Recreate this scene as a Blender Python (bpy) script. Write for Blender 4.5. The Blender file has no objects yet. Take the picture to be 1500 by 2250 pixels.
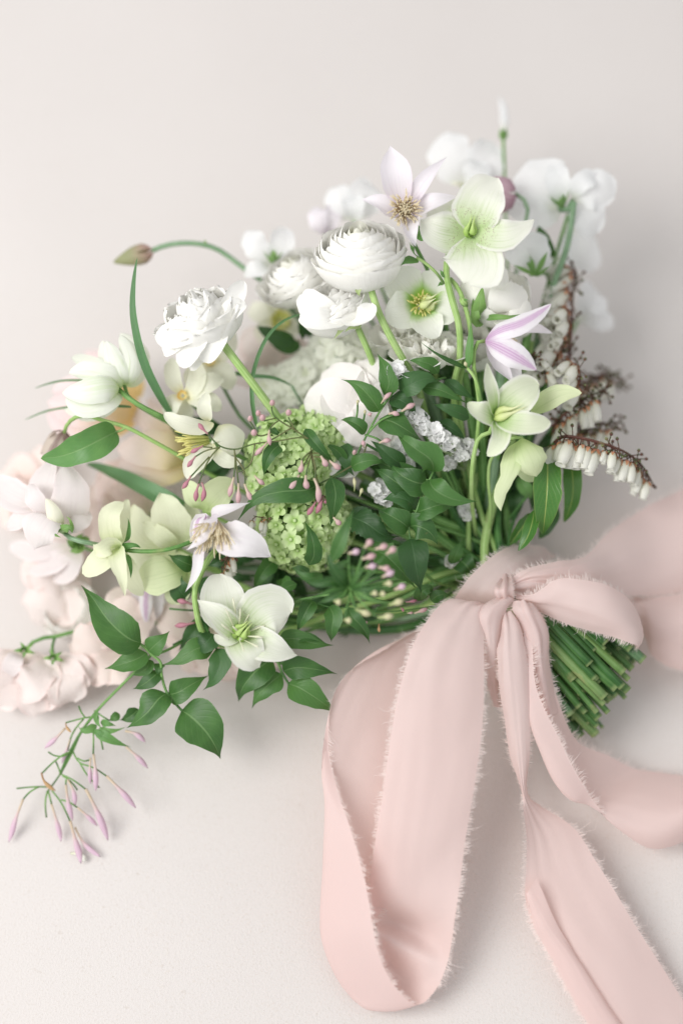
import bpy, math, random
import numpy as np
from mathutils import Vector, Matrix, noise as mnoise

# ------------------------------------------------------------------ camera, light, exposure
SC = bpy.context.scene
COL = SC.collection
rng = random.Random(7)
TH = math.radians(20.0)                      # camera leans 20 degrees off the vertical
S = 0.6 / 2250.0                             # metres per photograph pixel at one metre
FW = np.array([0.0, math.sin(TH), -math.cos(TH)])
UP = np.array([0.0, math.cos(TH), math.sin(TH)])
RT = np.array([1.0, 0.0, 0.0])
CAM = np.array([0.0, -0.36, math.cos(TH) + 0.273 * math.sin(TH)])

cam_d = bpy.data.cameras.new('camera')
cam_d.sensor_fit = 'VERTICAL'
cam_d.sensor_height = 36.0
cam_d.lens = 60.0
cam_d.clip_start = 0.01
cam_d.clip_end = 50.0
cam_d.dof.use_dof = True
cam_d.dof.focus_distance = 1.0
cam_d.dof.aperture_fstop = 1.15
cam = bpy.data.objects.new('camera', cam_d)
COL.objects.link(cam)
cam.matrix_world = Matrix(((RT[0], UP[0], -FW[0], CAM[0]), (RT[1], UP[1], -FW[1], CAM[1]),
                           (RT[2], UP[2], -FW[2], CAM[2]), (0, 0, 0, 1)))
SC.camera = cam

world = bpy.data.worlds.new('World')
SC.world = world
world.use_nodes = True
bg = world.node_tree.nodes['Background']
bg.inputs[0].default_value = (0.985, 0.985, 1.0, 1)
bg.inputs[1].default_value = 0.71


def area_lamp(name, loc, target, size, watts, col):
    d = bpy.data.lights.new(name, 'AREA')
    d.shape = 'RECTANGLE'
    d.size, d.size_y = size
    d.energy = watts
    d.color = col
    o = bpy.data.objects.new(name, d)
    COL.objects.link(o)
    o.location = loc
    o.rotation_euler = (Vector(target) - Vector(loc)).to_track_quat('-Z', 'Y').to_euler()
    return o


area_lamp('window_light', (-1.15, -0.30, 1.50), (0, 0.12, 0), (1.0, 1.2), 31.5, (1.0, 0.98, 0.96))
SC.view_settings.view_transform = 'Standard'
SC.view_settings.look = 'None'
SC.view_settings.exposure = 0.0
SC.view_settings.gamma = 1.0
SC.cycles.use_denoising = True
SC.cycles.max_bounces = 10
SC.cycles.diffuse_bounces = 8
SC.cycles.transparent_max_bounces = 8

# ------------------------------------------------------------------ points on the photograph's rays
REG = {0: (0, 0, 1.0), 1: (650, 250, 1.875), 2: (200, 450, 2.3077), 3: (0, 700, 2.4194), 4: (400, 850, 3.0),
       5: (750, 750, 2.1429), 6: (0, 1150, 1.9737), 7: (850, 1050, 2.3077), 8: (0, 1500, 3.75),
       9: (680, 1500, 1.8293), 10: (850, 350, 2.7273), 11: (540, 680, 3.5714), 12: (0, 1000, 3.2609),
       13: (640, 1050, 3.2609), 14: (1100, 780, 3.75), 15: (0, 1280, 2.6786)}


def px(k, x, y):
    ox, oy, sc = REG[k]
    return ox + x / sc, oy + y / sc


def V(x, y, d=0.0):
    """world point seen at pixel x, y, d millimetres nearer than the focus plane"""
    s = 1.0 - d * 0.001
    return CAM + s * (RT * ((x - 750) * S) + UP * ((1125 - y) * S) + FW)


def Z(k, x, y, d=0.0):
    a, b = px(k, x, y)
    return V(a, b, d)


def pts(k, flat):
    return np.array([Z(k, flat[i], flat[i + 1], flat[i + 2]) for i in range(0, len(flat), 3)])


def VD(r, u, f):
    v = RT * r + UP * u - FW * f
    return v / np.linalg.norm(v)


def ground_d(y):
    """depth (mm) at which the ray through row y meets the ground"""
    v = (1125 - y) * S
    dz = UP[2] * v + FW[2]
    return (1.0 + CAM[2] / dz) * 1000.0


TOCAM = VD(0, 0, 1)


def nz(v):
    return v / (np.linalg.norm(v, axis=-1, keepdims=True) + 1e-12)


# ------------------------------------------------------------------ curves and surfaces
def catmull(P, n):
    """n points evenly spaced along a smooth curve through P"""
    P = np.asarray(P, float)
    if len(P) == 2:
        t = np.linspace(0, 1, 24)[:, None]
        D = P[0] * (1 - t) + P[1] * t
    else:
        L = np.maximum(np.linalg.norm(np.diff(P, axis=0), axis=1), 1e-9) ** 0.75
        sl = np.diff(P, axis=0) / L[:, None]
        m = np.empty_like(P)
        m[1:-1] = (sl[:-1] * L[1:, None] + sl[1:] * L[:-1, None]) / (L[1:] + L[:-1])[:, None]
        m[0], m[-1] = 1.5 * sl[0] - 0.5 * m[1], 1.5 * sl[-1] - 0.5 * m[-2]
        out = []
        for i in range(len(P) - 1):
            t = np.linspace(0, 1, 16, endpoint=(i == len(P) - 2))[:, None]
            out.append((2 * t ** 3 - 3 * t ** 2 + 1) * P[i] + (t ** 3 - 2 * t ** 2 + t) * L[i] * m[i] +
                       (-2 * t ** 3 + 3 * t ** 2) * P[i + 1] + (t ** 3 - t ** 2) * L[i] * m[i + 1])
        D = np.vstack(out)
    s = np.r_[0, np.cumsum(np.linalg.norm(np.diff(D, axis=0), axis=1))]
    s /= max(s[-1], 1e-9)
    tt = np.asarray(n, float) if not np.isscalar(n) else np.linspace(0, 1, n)
    return np.stack([np.interp(tt, s, D[:, j]) for j in range(D.shape[1])], 1)


def grid_faces(nv, nu, close=False):
    f = []
    m = nu if close else nu - 1
    for i in range(nv - 1):
        for j in range(m):
            k = (j + 1) % nu
            f.append((i * nu + j, i * nu + k, (i + 1) * nu + k, (i + 1) * nu + j))
    return f


PROF = {'ovate': (0.72, 0.8), 'leaf': (0.68, 0.95), 'lance': (0.85, 1.0), 'obov': (1.5, 0.62), 'round': (1.05, 0.5),
        'fan': (2.1, 0.5), 'wide': (1.2, 0.55), 'sepal': (1.1, 0.7), 'blade': (0.5, 0.7),
        'hel': (0.1, .52, .80, .95, 1, .98, .90, .74, .46, 0.0), 'clemw': (0.22, .42, .62, .80, .94, 1, .95, .80, .52, .22, 0.0), 'clemn': (.25, .55, .82, .97, 1, .9, .74, .56, .36, .17, 0.0),
        'jas': (0.06, .60, .90, 1, .98, .90, .78, .63, .46, .30, .15, .06, 0.0), 'help': (0.1, .55, .84, .98, 1, .92, .76, .54, .28, 0.0)}


def profile(p, t):
    if isinstance(p, str):
        p = PROF[p]
    if len(p) == 2:
        return np.sin(np.pi * np.clip(t, 0, 1) ** p[0]).clip(0, 1) ** p[1]
    return np.interp(t, np.linspace(0, 1, len(p)), p)


def strip(P, w, prof='leaf', n=None, cup=0.15, fold=0.0, ruf=0.0, rf=3.0, wob=0.03, serr=0.0, nu=9, nv=15, bw=0.04, side=0.0,
          irr=0.042, seed=None):
    """a petal, leaf or blade: a sheet swept along P, width w, facing n"""
    seed = rng.random() * 100 if seed is None else seed
    tau = np.linspace(0, 1, nv)
    t = 0.5 * tau + 0.5 * (0.5 - 0.5 * np.cos(np.pi * tau))
    C = catmull(P, t)
    T = nz(np.gradient(catmull(P, t), axis=0))
    N0 = TOCAM if n is None else np.asarray(n, float)
    if N0.ndim == 2:
        N0 = np.stack([np.interp(t, np.linspace(0, 1, len(N0)), N0[:, j]) for j in range(3)], 1)
    else:
        N0 = np.tile(N0, (nv, 1))
    B = nz(np.cross(T, N0))
    N = np.cross(B, T)
    h = 0.5 * w * np.maximum(profile(prof, t), bw * (t < 0.5))
    u = np.linspace(-1, 1, nu)
    tt, uu = np.meshgrid(t, u, indexing='ij')
    hh = np.tile(h[:, None], (1, nu))
    edge = np.abs(uu)
    ph = seed
    wav = np.sin(2 * np.pi * rf * tt + ph + uu * 1.9) * 0.6 + np.sin(2 * np.pi * rf * 1.83 * tt + ph * 2.3 - uu * 2.7) * 0.4
    inpl = 1 + wob * edge * np.sin(2 * np.pi * 2.2 * tt + ph * 1.7 + np.sign(uu)) + serr * edge ** 4 * np.sin(2 * np.pi * 11 * tt + ph)
    off = cup * hh * uu ** 2 + fold * hh * edge + ruf * w * wav * edge ** 1.4 * np.minimum(1, tt * 1.6) + side * hh * uu
    if irr > 0 and nu > 4:
        nf = np.array([[mnoise.noise(Vector((a * 2.3 + seed * 3.1, b * 1.3, 0.7))) for b in u] for a in t])
        off = off + irr * w * nf * (0.4 + 0.6 * edge) * np.minimum(1, tt * 2)
        ne = np.array([[mnoise.noise(Vector((a * 5.5 + seed, s_, 2.9))) + 0.45 * mnoise.noise(Vector((a * 15.0 + seed, s_, 5.9))) for s_ in (0.0, 7.0)] for a in t])
        inpl = inpl + np.where(uu < 0, ne[:, :1], ne[:, 1:]) * edge * irr * 2.2
    X = C[:, None, :] + B[:, None, :] * (uu * hh * inpl)[..., None] + N[:, None, :] * off[..., None]
    uv = np.stack([(uu + 1) / 2, tt], -1).reshape(-1, 2)
    return X.reshape(-1, 3), grid_faces(nv, nu), uv


def tube(P, r, nv=None, ns=7, cap=True):
    """a round stalk along P, radius r (one number or several along it)"""
    P = np.asarray(P, float)
    nv = nv or max(5, 5 * (len(P) - 1))
    t = np.linspace(0, 1, nv)
    C = catmull(P, t)
    T = nz(np.gradient(C, axis=0))
    ref = np.array([0.31, 0.22, 0.92])
    B = nz(np.cross(T, ref))
    N = np.cross(B, T)
    rr = np.interp(t, np.linspace(0, 1, len(r)), r) if not np.isscalar(r) else np.full(nv, r)
    a = np.linspace(0, 2 * np.pi, ns, endpoint=False)
    X = C[:, None] + rr[:, None, None] * (B[:, None] * np.cos(a)[None, :, None] + N[:, None] * np.sin(a)[None, :, None])
    f = grid_faces(nv, ns, True)
    uv = np.stack([np.tile(a / (2 * np.pi), nv), np.repeat(t, ns)], 1)
    if cap:
        f = f + [tuple(range(ns))[::-1], tuple((nv - 1) * ns + j for j in range(ns))]
    return X.reshape(-1, 3), f, uv


def frame(axis):
    a = nz(np.asarray(axis, float))
    e1 = nz(np.cross(a, np.array([0.13, 0.91, 0.37])))
    return a, e1, np.cross(a, e1)


def cup_petal(c, axis, phi, dphi, rz, ruf=0.0, rf=2.0, nu=9, nv=11, notch=0.0, seed=None, flat=1.0, rim=0.6):
    """a petal of a bowl-shaped flower: it follows the outline rz = [(radius, height) ...] round the axis"""
    seed = rng.random() * 50 if seed is None else seed
    a, e1, e2 = frame(axis)
    tau = np.linspace(0, 1, nv)
    t = 0.35 * tau + 0.65 * np.sin(tau * np.pi / 2)
    q = catmull(np.array([(r, z, 0) for r, z in rz]), t)
    u = np.linspace(-1, 1, nu)
    w = np.where(t < rim, np.minimum(1, (t / 0.6 + 0.12)) ** 0.6, np.sqrt(np.clip(1 - ((t - rim) / (1.004 - rim)) ** 2, 0, 1)))
    tt, uu = np.meshgrid(t, u, indexing='ij')
    ang = phi + dphi * uu * w[:, None]
    R = max(r for r, z in rz)
    wv = np.sin(uu * rf * 2.6 + seed) + 0.6 * np.sin(uu * rf * 5.3 + seed * 2.1)
    r = q[:, 0][:, None] * (1 + 0 * uu) + ruf * R * wv * tt ** 2.2
    z = q[:, 1][:, None] + ruf * R * np.sin(uu * rf * 3.1 + seed * 1.3) * tt ** 2 - notch * R * (uu ** 2) * tt ** 3
    X = np.asarray(c) + a * z[..., None] + (e1 * np.cos(ang)[..., None] + e2 * np.sin(ang)[..., None] * flat) * r[..., None]
    uv = np.stack([(uu + 1) / 2, tt], -1).reshape(-1, 2)
    return X.reshape(-1, 3), grid_faces(nv, nu), uv


def lathe(c, axis, rz, ns=10, squash=1.0):
    a, e1, e2 = frame(axis)
    rz = np.array(rz, float)
    ang = np.linspace(0, 2 * np.pi, ns, endpoint=False)
    X = (np.asarray(c) + a * rz[:, 1][:, None, None] + rz[:, 0][:, None, None] *
         (e1 * np.cos(ang)[:, None] + e2 * np.sin(ang)[:, None] * squash)[None])
    n = len(rz)
    uv = np.stack([np.tile(ang / (2 * np.pi), n), np.repeat(np.linspace(0, 1, n), ns)], 1)
    return X.reshape(-1, 3), grid_faces(n, ns, True), uv


def join(parts):
    v, f, uv, k = [], [], [], 0
    for a, b, c in parts:
        v.append(a)
        uv.append(c)
        f += [tuple(i + k for i in q) for q in b]
        k += len(a)
    return np.vstack(v), f, np.vstack(uv)


def make_mesh(name, geo, mat, mat_index=None):
    v, f, uv = geo
    me = bpy.data.meshes.new(name)
    me.from_pydata([tuple(p) for p in v], [], f)
    for m in (mat if isinstance(mat, (list, tuple)) else [mat]):
        me.materials.append(m)
    li = np.empty(len(me.loops), dtype=np.int32)
    me.loops.foreach_get('vertex_index', li)
    lay = me.uv_layers.new(name='UVMap')
    lay.data.foreach_set('uv', np.asarray(uv, dtype=np.float32)[li].ravel())
    me.polygons.foreach_set('use_smooth', np.ones(len(me.polygons), dtype=bool))
    if mat_index is not None:
        me.polygons.foreach_set('material_index', np.asarray(mat_index, dtype=np.int32))
    me.update()
    return me


# ------------------------------------------------------------------ things and parts
def thing(name, label, cat, at, group=None):
    o = bpy.data.objects.new(name, None)
    o.empty_display_size = 0.01
    COL.objects.link(o)
    o.location = Vector(at)
    o['label'] = label
    o['category'] = cat
    if group:
        o['group'] = group
    return o


def add(th, name, geo, mat, kind=None, label=None, parent=None, mat_index=None):
    """one mesh, in world coordinates, becomes a part of th (or of its part `parent`)"""
    v, f, uv = geo
    v = np.array(v, float)
    v[:, 2] = np.where(v[:, 2] < 0.004, 0.0012 + 0.0028 * np.exp(np.minimum(v[:, 2] - 0.004, 0) / 0.01), v[:, 2])
    base = np.array(th.location)
    o = bpy.data.objects.new(name, make_mesh(name, (v - base, f, uv), mat, mat_index))
    COL.objects.link(o)
    o.parent = parent or th
    if kind:
        o['kind'] = kind
    if label:
        o['label'] = label
    return o


def place(th, name, me, loc, axis, scale=1.0, spin=0.0, parent=None):
    """a part that shares the mesh me, its own z turned along axis"""
    a, e1, e2 = frame(axis)
    c, s = math.cos(spin), math.sin(spin)
    x, y = e1 * c + e2 * s, e2 * c - e1 * s
    p = np.asarray(loc) - np.array(th.location)
    o = bpy.data.objects.new(name, me)
    COL.objects.link(o)
    o.parent = parent or th
    o.matrix_basis = Matrix([[x[i] * scale, y[i] * scale, a[i] * scale, p[i]] for i in range(3)] + [[0, 0, 0, 1]])
    return o


# ------------------------------------------------------------------ materials
class G:
    def __init__(self, name):
        self.m = bpy.data.materials.new(name)
        self.m.use_nodes = True
        self.t = self.m.node_tree
        self.t.nodes.clear()
        self.out = self.t.nodes.new('ShaderNodeOutputMaterial')

    def n(self, kind, **kw):
        x = self.t.nodes.new(kind)
        for k, v in kw.items():
            if k.startswith('i_'):
                key = k[2:]
                key = int(key) if key.isdigit() else key
                self.set(x.inputs[key], v)
            else:
                setattr(x, k, v)
        return x

    def set(self, inp, v):
        if isinstance(v, bpy.types.NodeSocket):
            self.t.links.new(v, inp)
        elif isinstance(v, (tuple, list)) and len(v) == 3 and inp.type == 'RGBA':
            inp.default_value = (*v, 1)
        else:
            inp.default_value = v

    def math(self, op, a, b=0.0, c=0.0):
        x = self.n('ShaderNodeMath', operation=op)
        self.set(x.inputs[0], a)
        self.set(x.inputs[1], b)
        if op in ('MULTIPLY_ADD', 'SMOOTH_MIN'):
            self.set(x.inputs[2], c)
        return x.outputs[0]

    def smooth(self, v, a, b):
        x = self.n('ShaderNodeMapRange', interpolation_type='SMOOTHSTEP')
        self.set(x.inputs[0], v)
        x.inputs[1].default_value, x.inputs[2].default_value = a, b
        return x.outputs[0]

    def mix(self, f, a, b):
        x = self.n('ShaderNodeMix', data_type='RGBA')
        self.set(x.inputs[0], f)
        self.set(x.inputs[6], a)
        self.set(x.inputs[7], b)
        return x.outputs[2]

    def uv(self):
        s = self.n('ShaderNodeSeparateXYZ')
        self.t.links.new(self.n('ShaderNodeTexCoord').outputs['UV'], s.inputs[0])
        return s.outputs[0], s.outputs[1]

    def noise(self, scale, detail=3.0, vec=None):
        x = self.n('ShaderNodeTexNoise')
        x.inputs['Scale'].default_value = scale
        x.inputs['Detail'].default_value = detail
        self.set(x.inputs['Vector'], vec if vec is not None else self.n('ShaderNodeTexCoord').outputs['Object'])
        return x.outputs['Fac']

    def finish(self, col, rough=0.5, trans=0.3, tcol=None, bump=None, bstr=0.3, bdist=0.0005, spec=0.3, sheen=0.0, coat=0.0):
        p = self.n('ShaderNodeBsdfPrincipled')
        self.set(p.inputs['Base Color'], col)
        self.set(p.inputs['Roughness'], rough)
        p.inputs['Specular IOR Level'].default_value = spec
        p.inputs['Sheen Weight'].default_value = sheen
        if bump is not None:
            b = self.n('ShaderNodeBump')
            b.inputs['Strength'].default_value = bstr
            b.inputs['Distance'].default_value = bdist
            self.t.links.new(bump, b.inputs['Height'])
            self.t.links.new(b.outputs[0], p.inputs['Normal'])
        if trans > 0:
            tr = self.n('ShaderNodeBsdfTranslucent')
            self.set(tr.inputs[0], tcol if tcol is not None else col)
            mx = self.n('ShaderNodeMixShader')
            mx.inputs[0].default_value = trans
            self.t.links.new(p.outputs[0], mx.inputs[1])
            self.t.links.new(tr.outputs[0], mx.inputs[2])
            self.t.links.new(mx.outputs[0], self.out.inputs[0])
        else:
            self.t.links.new(p.outputs[0], self.out.inputs[0])
        return self.m


def petal_mat(name, tip, base=None, b=(0.0, 0.5), vein=None, vs=0.35, vf=26, vlen=(0.95, 0.2), band=None, bw=0.2, speck=None,
              edge=None, trans=0.32, mott=0.03, rough=0.55, bstr=0.42):
    g = G(name)
    u, v = g.uv()
    nn = g.noise(90, 4)
    vv = g.math('ADD', v, g.math('MULTIPLY', g.math('SUBTRACT', nn, 0.5), 0.22))
    col = tip
    if base is not None:
        col = g.mix(g.smooth(vv, b[0], b[1]), base, tip)
    uc = g.math('ABSOLUTE', g.math('SUBTRACT', u, 0.5))
    if edge is not None:
        col = g.mix(g.smooth(uc, 0.33, 0.49), col, edge)
    if band is not None:
        uf = g.math('ADD', uc, g.math('MULTIPLY', g.math('SUBTRACT', g.noise(420, 3), 0.5), 0.10))
        f = g.math('SUBTRACT', 1.0, g.smooth(uf, bw * 0.35, bw * 1.15))
        lines = g.math('ADD', 0.72, g.math('MULTIPLY', g.math('SINE', g.math('MULTIPLY', u, 62.0)), 0.28))
        col = g.mix(g.math('MULTIPLY', f, lines), col, band)
    cv = g.n('ShaderNodeCombineXYZ')
    rnd = g.n('ShaderNodeObjectInfo').outputs['Random']
    g.set(cv.inputs[0], g.math('MULTIPLY', u, float(vf) * 1.6))
    g.set(cv.inputs[1], g.math('MULTIPLY', v, 1.6))
    g.set(cv.inputs[2], g.math('MULTIPLY', rnd, 37.0))
    w = g.smooth(g.noise(1.0, 3, cv.outputs[0]), 0.46, 0.74)
    if vein is not None:
        f = g.math('MULTIPLY', g.math('MULTIPLY', w, vs), g.smooth(vv, vlen[0], vlen[1]))
        col = g.mix(f, col, vein)
    if speck is not None:
        vo = g.n('ShaderNodeTexVoronoi')
        vo.inputs['Scale'].default_value = 1500
        g.t.links.new(g.n('ShaderNodeTexCoord').outputs['Object'], vo.inputs['Vector'])
        f = g.math('LESS_THAN', vo.outputs['Distance'], 0.30)
        f = g.math('MULTIPLY', f, g.smooth(vv, 0.12, 0.2))
        f = g.math('MULTIPLY', f, g.smooth(vv, 0.46, 0.3))
        f = g.math('MULTIPLY', f, g.math('GREATER_THAN', g.noise(420, 2), 0.5))
        col = g.mix(g.math('MULTIPLY', f, 0.75), col, speck)
    col = g.mix(g.math('MULTIPLY', g.math('SUBTRACT', g.noise(160, 3), 0.4), mott * 2), col, (0.62, 0.62, 0.5))
    h = g.math('ADD', g.math('MULTIPLY', w, 0.6), g.math('MULTIPLY', nn, 1.2))
    return g.finish(col, rough, trans, bump=h, bstr=bstr, bdist=0.0004)


def leaf_mat(name, a, b, rib, trans=0.22, rough=0.42, side=True, spec=0.45):
    g = G(name)
    u, v = g.uv()
    uc = g.math('ABSOLUTE', g.math('SUBTRACT', u, 0.5))
    info = g.n('ShaderNodeObjectInfo').outputs['Random']
    nn = g.noise(70, 4)
    f = g.math('ADD', g.math('MULTIPLY', info, 0.9), g.math('MULTIPLY', g.math('SUBTRACT', nn, 0.4), 1.5))
    col = g.mix(g.smooth(f, 0.0, 1.0), a, b)
    mid = g.smooth(uc, 0.035, 0.012)
    sv = g.math('SINE', g.math('ADD', g.math('MULTIPLY', g.math('SUBTRACT', v, g.math('MULTIPLY', uc, 0.7)), 58.0), g.math('MULTIPLY', nn, 7.0)))
    sv = g.math('POWER', g.math('MULTIPLY_ADD', sv, 0.5, 0.5), 7.0)
    fine = g.noise(520, 2)
    if side:
        col = g.mix(g.math('MULTIPLY', sv, 0.07), col, rib)
    col = g.mix(g.math('MULTIPLY', mid, 0.75), col, rib)
    col = g.mix(g.math('MULTIPLY', g.smooth(uc, 0.465, 0.498), 0.45), col, rib)
    h = g.math('SUBTRACT', g.math('MULTIPLY', fine, 0.35), g.math('ADD', g.math('MULTIPLY', sv, 0.28), mid))
    spot = g.smooth(g.noise(330, 2), 0.70, 0.78)
    col = g.mix(g.math('MULTIPLY', spot, 0.35), col, (0.16, 0.16, 0.06))
    bk = g.n('ShaderNodeNewGeometry').outputs['Backfacing']
    col = g.mix(g.math('MULTIPLY', bk, 0.45), col, (0.17, 0.27, 0.12))
    rough = g.math('MULTIPLY_ADD', nn, 0.25, rough - 0.10)
    tc = g.mix(0.5, col, (0.16, 0.36, 0.04))
    return g.finish(col, rough, trans, tcol=tc, bump=h, bstr=0.4, bdist=0.0005, spec=spec)


def stem_mat(name, a, b, rough=0.36, dots=0.0):
    g = G(name)
    u, v = g.uv()
    nn = g.noise(120, 4)
    st = g.math('SINE', g.math('MULTIPLY', u, 50.0))
    scar = g.smooth(g.noise(60, 5), 0.66, 0.74)
    info = g.n('ShaderNodeObjectInfo').outputs['Random']
    f = g.math('ADD', g.math('ADD', nn, g.math('MULTIPLY', st, 0.14)), g.math('MULTIPLY', g.math('SUBTRACT', info, 0.5), 0.3))
    col = g.mix(g.smooth(f, 0.3, 0.72), a, b)
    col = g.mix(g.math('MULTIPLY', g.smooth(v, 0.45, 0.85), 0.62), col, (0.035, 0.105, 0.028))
    col = g.mix(g.math('MULTIPLY', scar, 0.4), col, (0.30, 0.30, 0.13))
    col = g.mix(g.math('MULTIPLY', g.smooth(v, 0.990, 0.998), 0.6), col, (0.34, 0.43, 0.18))
    h = g.math('ADD', g.math('MULTIPLY', st, 0.4), g.noise(900, 2))
    return g.finish(col, rough, 0.0, bump=h, bstr=0.3, bdist=0.0003)


def plain_mat(name, a, b=None, v0=0.0, v1=1.0, rough=0.5, trans=0.2, spec=0.3, sheen=0.0):
    """colour a at the foot running to b at the tip"""
    g = G(name)
    u, v = g.uv()
    nn = g.noise(200, 3)
    col = a
    if b is not None:
        col = g.mix(g.smooth(g.math('ADD', v, g.math('MULTIPLY', g.math('SUBTRACT', nn, 0.5), 0.25)), v0, v1), a, b)
    col = g.mix(g.math('MULTIPLY', nn, 0.14), col, (0.5, 0.5, 0.42))
    return g.finish(col, rough, trans, bump=nn, bstr=0.2, bdist=0.0003, spec=spec, sheen=sheen)


M = {}
M['ran'] = petal_mat('ranunculus_white', (0.95, 0.945, 0.91), (0.84, 0.87, 0.66), (0.0, 0.28), trans=0.2, vein=(0.88, 0.89, 0.84), vs=0.3, vf=22, vlen=(1.2, 0.5))
M['ran_core'] = petal_mat('ranunculus_core', (0.92, 0.92, 0.84), (0.74, 0.82, 0.50), (0.0, 0.7), vf=14)
M['hell_white'] = petal_mat('hellebore_cream', (0.87, 0.885, 0.79), (0.56, 0.72, 0.35), (0.0, 0.72), vein=(0.52, 0.66, 0.33), vs=0.65, vf=24,
                            vlen=(0.95, 0.25), speck=(0.22, 0.05, 0.10), edge=(0.87, 0.87, 0.82), mott=0.05)
M['hell_green'] = petal_mat('hellebore_green', (0.83, 0.88, 0.68), (0.36, 0.58, 0.14), (0.0, 0.66), vein=(0.34, 0.52, 0.16), vs=0.4, vf=13,
                            vlen=(1.0, 0.2), edge=(0.90, 0.91, 0.82))
M['hell_lime'] = petal_mat('hellebore_lime', (0.76, 0.84, 0.54), (0.56, 0.71, 0.30), (0.0, 0.6), vein=(0.40, 0.56, 0.22), vs=0.35, vf=12, vlen=(1.1, 0.3))
M['hell_small'] = petal_mat('hellebore_white_green_eye', (0.90, 0.92, 0.84), (0.32, 0.60, 0.06), (0.12, 0.5), vein=(0.45, 0.6, 0.22), vs=0.35, vf=12, vlen=(0.7, 0.2))
M['cream'] = petal_mat('pale_cream_green', (0.83, 0.86, 0.64), (0.74, 0.82, 0.50), (0.0, 0.5), vein=(0.6, 0.68, 0.42), vs=0.3, vf=12)
M['clem'] = petal_mat('clematis_pale', (0.87, 0.835, 0.875), (0.84, 0.76, 0.84), (0.0, 0.45), vein=(0.76, 0.64, 0.78), vs=0.32, vf=9, vlen=(1.0, 0.2))
M['clem_back'] = petal_mat('clematis_striped', (0.92, 0.89, 0.93), (0.70, 0.50, 0.70), (0.0, 0.3), band=(0.60, 0.36, 0.60), bw=0.24, vein=(0.6, 0.45, 0.66), vs=0.2, vf=9)
M['clem_bud'] = petal_mat('clematis_bud', (0.62, 0.44, 0.50), (0.34, 0.16, 0.22), (0.0, 0.5), vein=(0.3, 0.12, 0.2), vs=0.4, vf=6, vlen=(1.2, .3))
M['pod_bud'] = petal_mat('blushed_green_bud', (0.38, 0.40, 0.22), (0.58, 0.36, 0.33), (0.0, 0.6), vein=(0.34, 0.36, 0.2), vs=0.35, vf=6, vlen=(1.2, .3))
M['dark_bud'] = petal_mat('striped_dark_bud', (0.66, 0.58, 0.50), (0.24, 0.15, 0.13), (0.0, 0.4), band=(0.24, 0.16, 0.15), bw=0.22)
M['sweet'] = petal_mat('sweet_pea_white', (0.92, 0.93, 0.93), (0.88, 0.90, 0.82), (0.0, 0.3), vein=(0.86, 0.87, 0.88), vs=0.25, vf=14, vlen=(1.1, .3), trans=0.4)
M['sweet_pink'] = petal_mat('sweet_pea_blush', (0.86, 0.815, 0.81), (0.86, 0.84, 0.74), (0.0, 0.35), vein=(0.78, 0.70, 0.72), vs=0.35, vf=14, vlen=(1.1, .3), edge=(0.93, 0.86, 0.86), trans=0.38)
M['keel'] = petal_mat('keel_cream', (0.89, 0.89, 0.74), (0.78, 0.83, 0.5), (0.0, 0.5))
M['blush'] = petal_mat('blush_petal', (0.90, 0.83, 0.80), (0.91, 0.85, 0.75), (0.0, 0.4), vein=(0.88, 0.77, 0.74), vs=0.3, vf=12, vlen=(1.2, .3), edge=(0.92, 0.80, 0.77), trans=0.36)
M['peach'] = petal_mat('peach_petal', (0.90, 0.795, 0.745), (0.91, 0.86, 0.72), (0.0, 0.5), vein=(0.90, 0.70, 0.67), vs=0.3, vf=10, vlen=(1.2, .3), edge=(0.92, 0.79, 0.75))
M['tulip'] = petal_mat('tulip_peach_yellow', (0.88, 0.77, 0.73), (0.86, 0.74, 0.34), (0.0, 0.85), vein=(0.9, 0.76, 0.72), vs=0.2, vf=12)
M['tulip_lil'] = petal_mat('tulip_lilac_yellow', (0.88, 0.74, 0.74), (0.86, 0.64, 0.26), (0.05, 0.75), vein=(0.9, 0.76, 0.66), vs=0.2, vf=12)
M['wtulip'] = petal_mat('white_tulip', (0.85, 0.88, 0.80), (0.58, 0.72, 0.30), (-0.05, 0.34), vein=(0.66, 0.77, 0.50), vs=0.6, vf=5, vlen=(1.2, .2))
M['rose'] = petal_mat('white_rose', (0.95, 0.945, 0.90), (0.88, 0.88, 0.76), (0.0, 0.4), vein=(0.86, 0.84, 0.80), vs=0.25, vf=12, vlen=(1.2, .3))
M['blush_white'] = petal_mat('blush_white', (0.95, 0.92, 0.90), (0.94, 0.92, 0.86), (0.0, 0.4), vein=(0.88, 0.83, 0.82), vs=0.35, vf=9, vlen=(1.3, .3))
M['narc'] = petal_mat('narcissus_cream', (0.86, 0.87, 0.74), (0.86, 0.86, 0.6), (0.0, 0.35), vein=(0.72, 0.74, 0.56), vs=0.25, vf=8)
M['cup'] = petal_mat('narcissus_cup', (0.92, 0.68, 0.26), (0.90, 0.78, 0.34), (0.0, 0.7))
M['greenfl'] = petal_mat('pale_green_floret', (0.91, 0.93, 0.83), (0.82, 0.88, 0.64), (0.0, 0.5), trans=0.3)
M['vib'] = plain_mat('snowball_floret', (0.38, 0.58, 0.15), (0.60, 0.77, 0.36), 0.0, 0.7, rough=0.55, trans=0.28)
M['vib2'] = plain_mat('snowball_floret_pale', (0.44, 0.67, 0.18), (0.70, 0.86, 0.46), 0.0, 0.7, rough=0.55, trans=0.28)
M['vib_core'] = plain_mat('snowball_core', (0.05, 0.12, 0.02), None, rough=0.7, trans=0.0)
M['carpel'] = plain_mat('green_carpel', (0.34, 0.55, 0.10), (0.58, 0.72, 0.28), 0, 1, trans=0.1)
M['carpel_pale'] = plain_mat('pale_carpel', (0.60, 0.70, 0.25), (0.78, 0.80, 0.52), 0, 1, trans=0.1)
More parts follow.
